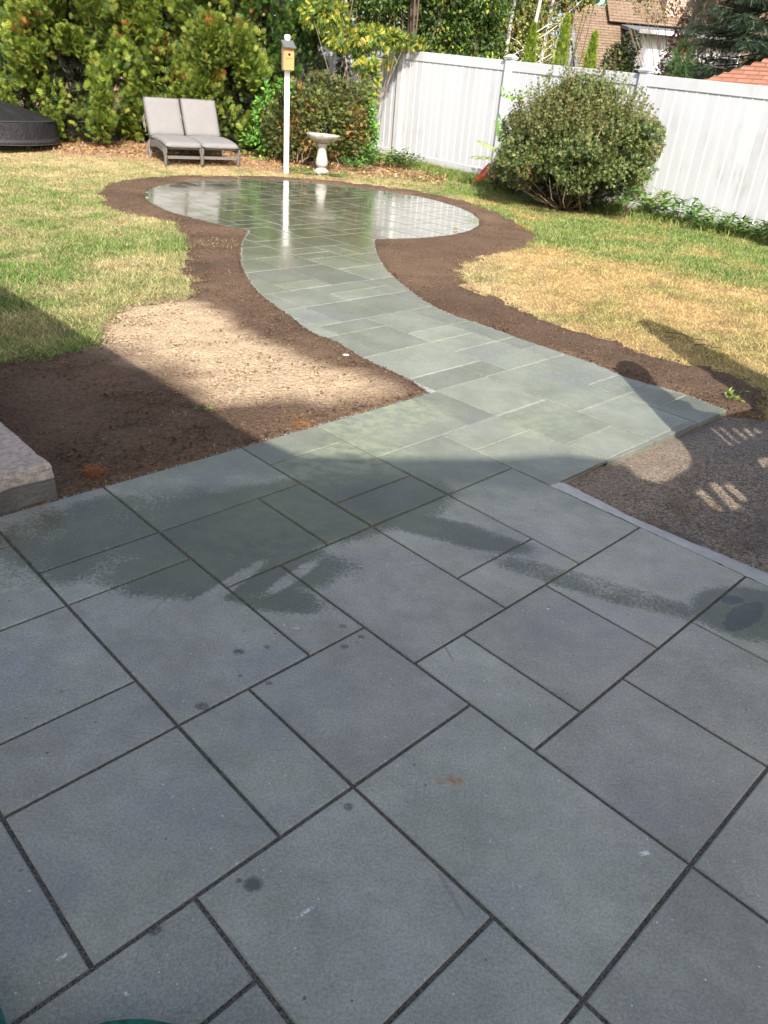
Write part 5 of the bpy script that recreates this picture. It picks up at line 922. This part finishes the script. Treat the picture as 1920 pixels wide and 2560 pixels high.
BM().box((3.6, .75, 4.12), (3.9, 2.5, .10), Matrix.Rotation(math.radians(8), 3, 'X')).build('dormer_roof', MGR, hs); BM().box((3.6, -.50, 4.0), (3.9, .10, .12)).build('fascia', MTRIM, hs)
for xx in (5.0,):
    wf = BM().box((xx, -.085, 3.5), (.75, .05, .85)).build('window', MTRIM, hs)
    for zz in (3.3, 3.69): BM().box((xx, -.115, zz), (.62, .02, .36)).build('pane', MGLS, wf)
courses('upper_roof', 6.0, 2.2, 0, 14, MSHB, hs, (4.2, 1.6, 4.35), (sl, 0, 0)); BM().box((3.55, 2.3, 5.0), (.68, .6, 3.6)).build('chimney', MBR, hs)
for k in range(3): BM().box((7.6+k*1.3, -.02, 2.0), (.8, .05, 1.0)).build('window', MTRIM, hs)
# red roofed shed at right
shd = empty('garden_shed', (7.5, 18.3, -.1), math.radians(-38), 'small shed with a red shingled roof beyond the fence at far right', 'shed')
BM().box((0, 0, 1.05), (2.2, 2.2, 2.1)).build('wall', MSID, shd)
b = BM(); 
for k in range(9):
    r0 = 1.3*(1-k/9)+.02; b.box((0, 0, 2.12+k*.075), (r0*2, r0*2, .075), None, .93)
b.build('roof', MSHR, shd); BM().box((0, 0, 2.055), (2.62, 2.62, .055)).build('fascia', MTRIM, shd)
# overhead wire
o = BM().tube([(3, 24, 5.1), (6, 23.5, 4.25), (8.5, 22, 3.6), (14, 20, 3.3)], .008, 4).build('overhead_wire', MBLK); tag(o, 'thin black overhead wire crossing the top right corner', 'wire')

# ------------------------------------------------------------ stand-in for the own house, out of frame: added slabs cast the shade
MWALL = simple('bounce_wall', (.78, .77, .74), .7, .05, 4); MCAST = simple('caster_board', (.78, .76, .72), .7, .08, 6)  # pale boards and walls chosen to bounce light into the shaded foreground
CT = 1/math.tan(SUN_EL); SH = Vector((math.sin(SUN_AZ), math.cos(SUN_AZ)))*CT
def lift(P, h): return [(x+SH.x*h, y+SH.y*h) for x, y in P]
hw = empty('own_house_caster', (0, 0, 0), 0, 'unseen house stand-in behind the camera, slabs added to shade the near patio', 'house')
EC = (-.69, 3.18); d1 = Vector((-.707, .707)); d2 = Vector((-.707, -.707))
L1 = [EC, (EC[0]+d1.x*9, EC[1]+d1.y*9), (EC[0]+d1.x*9+d2.x*3.0, EC[1]+d1.y*9+d2.y*3.0), (EC[0]+d2.x*2.9, EC[1]+d2.y*2.9), (-.9, 1.0), (-.34, 2.93)]
BM().prism(lift(L1, 2.8), 2.8, 2.93).build('eave_shade_slab', MCAST, hw)  # unseen slab cut to the shadow edge, left open below to admit light
L2 = [(-1.5, 2.6), (-.40, 2.935), (.06, 2.99), (.54, 3.08), (.88, 3.20), (1.20, 3.165), (1.25, 2.85), (2.6, 2.4), (2.2, 0.2), (-2.6, 0.2)]
BM().prism(lift(L2, 4.2), 4.2, 4.35).build('gable_shade_slab', MCAST, hw)  # unseen flat slab outlined to throw the gable's shadow edge
[BM().prism([(x-.06, y-.06), (x+.06, y-.06), (x+.06, y+.06), (x-.06, y+.06)], -.1, 2.79).build('eave_slab_post', MCAST, hw) for x, y in ((-2.4, -.9), (-5.2, 1.8), (-7.9, 4.5))]  # posts added only to carry the unseen shade slab
BM().prism([(-1.0, -3.4), (3.4, -3.4), (3.4, -4.8), (-1.0, -4.8)], -.1, 4.19).build('wall', MWALL, hw)
# slotted slab added out of frame at right to cast shade with light stripes
S1 = [(1.083, 3.241), (1.174, 3.203), (1.230, 3.177), (1.278, 3.149), (1.339, 3.193), (1.401, 3.263), (1.468, 3.336), (1.511, 3.398), (1.535, 3.485), (1.541, 3.548), (1.542, 3.697), (1.502, 3.805), (1.485, 3.951), (1.472, 4.152), (1.451, 4.315), (1.438, 4.549), (1.420, 4.756), (1.430, 4.847), (1.467, 4.914), (1.506, 4.932), (1.562, 4.922), (1.591, 4.848), (1.612, 4.758), (1.611, 4.592), (1.634, 4.482), (1.662, 4.392), (1.668, 4.306), (1.738, 4.264), (1.734, 4.156), (1.784, 4.124), (1.899, 4.114), (2.184, 4.277), (2.346, 4.392), (2.425, 4.581), (3.400, 4.900), (4.200, 3.600), (3.600, 2.000), (2.000, 2.200), (1.300, 2.750), (1.000, 3.000)]
HOLES = [[(1.774, 3.946), (1.788, 3.955), (1.829, 3.695), (1.809, 3.681)], [(1.834, 3.953), (1.855, 3.969), (1.887, 3.733), (1.865, 3.723)], [(1.902, 3.951), (1.928, 3.974), (1.957, 3.810), (1.928, 3.783)], [(1.969, 3.966), (1.993, 3.982), (2.009, 3.858), (1.981, 3.836)], [(2.032, 3.979), (2.057, 3.996), (2.066, 3.908), (2.037, 3.886)], [(1.430, 3.106), (1.475, 3.141), (1.509, 2.929), (1.470, 2.909)], [(1.523, 3.203), (1.568, 3.236), (1.600, 2.978), (1.546, 2.936)], [(1.596, 3.212), (1.642, 3.245), (1.664, 3.059), (1.624, 3.030)], [(1.883, 3.540), (1.963, 3.603), (1.955, 3.484), (1.880, 3.424)]]
def slab(name, outer, holes, z0, z1, mat, parent):
    loops = [[Vector((x, y, 0)) for x, y in outer]]+[[Vector((x, y, 0)) for x, y in hh] for hh in holes]; fl = [p for l in loops for p in l]; tr = tessellate_polygon(loops); b = bmesh.new()
    hi = [b.verts.new((p.x, p.y, z1)) for p in fl]; lo = [b.verts.new((p.x, p.y, z0)) for p in fl]
    for t in tr: b.faces.new([hi[i] for i in t]); b.faces.new([lo[i] for i in reversed(t)])
    k = 0
    for l in loops:
        n = len(l)
        for i in range(n): b.faces.new((hi[k+i], hi[k+(i+1) % n], lo[k+(i+1) % n], lo[k+i]))
        k += n
    bmesh.ops.recalc_face_normals(b, faces=b.faces); me = bpy.data.meshes.new(name); b.to_mesh(me); b.free(); me.materials.append(mat); return link(bpy.data.objects.new(name, me), parent)
dk = empty('slotted_shade_slab', (0, 0, 0), 0, 'unseen slotted slab added beside the camera to cast striped shade', 'shadow caster')
slab('slotted_slab', lift(S1, 1.3), [lift(hh, 1.3) for hh in HOLES], 1.3, 1.315, MCAST, dk)
for p in [(2.4, .7), (3.6, 1.6), (4.3, 1.2)]: BM().box((p[0], p[1], .64), (.1, .1, 1.3)).build('slotted_slab_post', MCAST, dk)
# umbrella shape added out of frame at right to cast a lawn shadow
um = empty('umbrella_caster', (2.564, 3.314, 0), 0, 'unseen umbrella shape added by the driveway to cast the lawn shadow', 'umbrella shadow caster')
BM().tube([(0, 0, 0), (0, 0, 2.3)], .022, 10).build('caster_pole', MCAST, um); BM().lathe([(.26, .75), (.27, .9), (.23, 1.2), (.18, 1.6), (.14, 1.9), (.13, 2.15), (.08, 2.3), (.01, 2.35)], 14, .08).build('caster_canopy', simple('caster_cloth', (.2, .05, .04), .8), um, True)
BM().lathe([(.28, 0), (.28, .05), (.06, .09), (.04, .25)], 20).build('base', MGR, um)
print('objects', len(bpy.data.objects), 'tris', sum(len(m.polygons) for m in bpy.data.meshes))
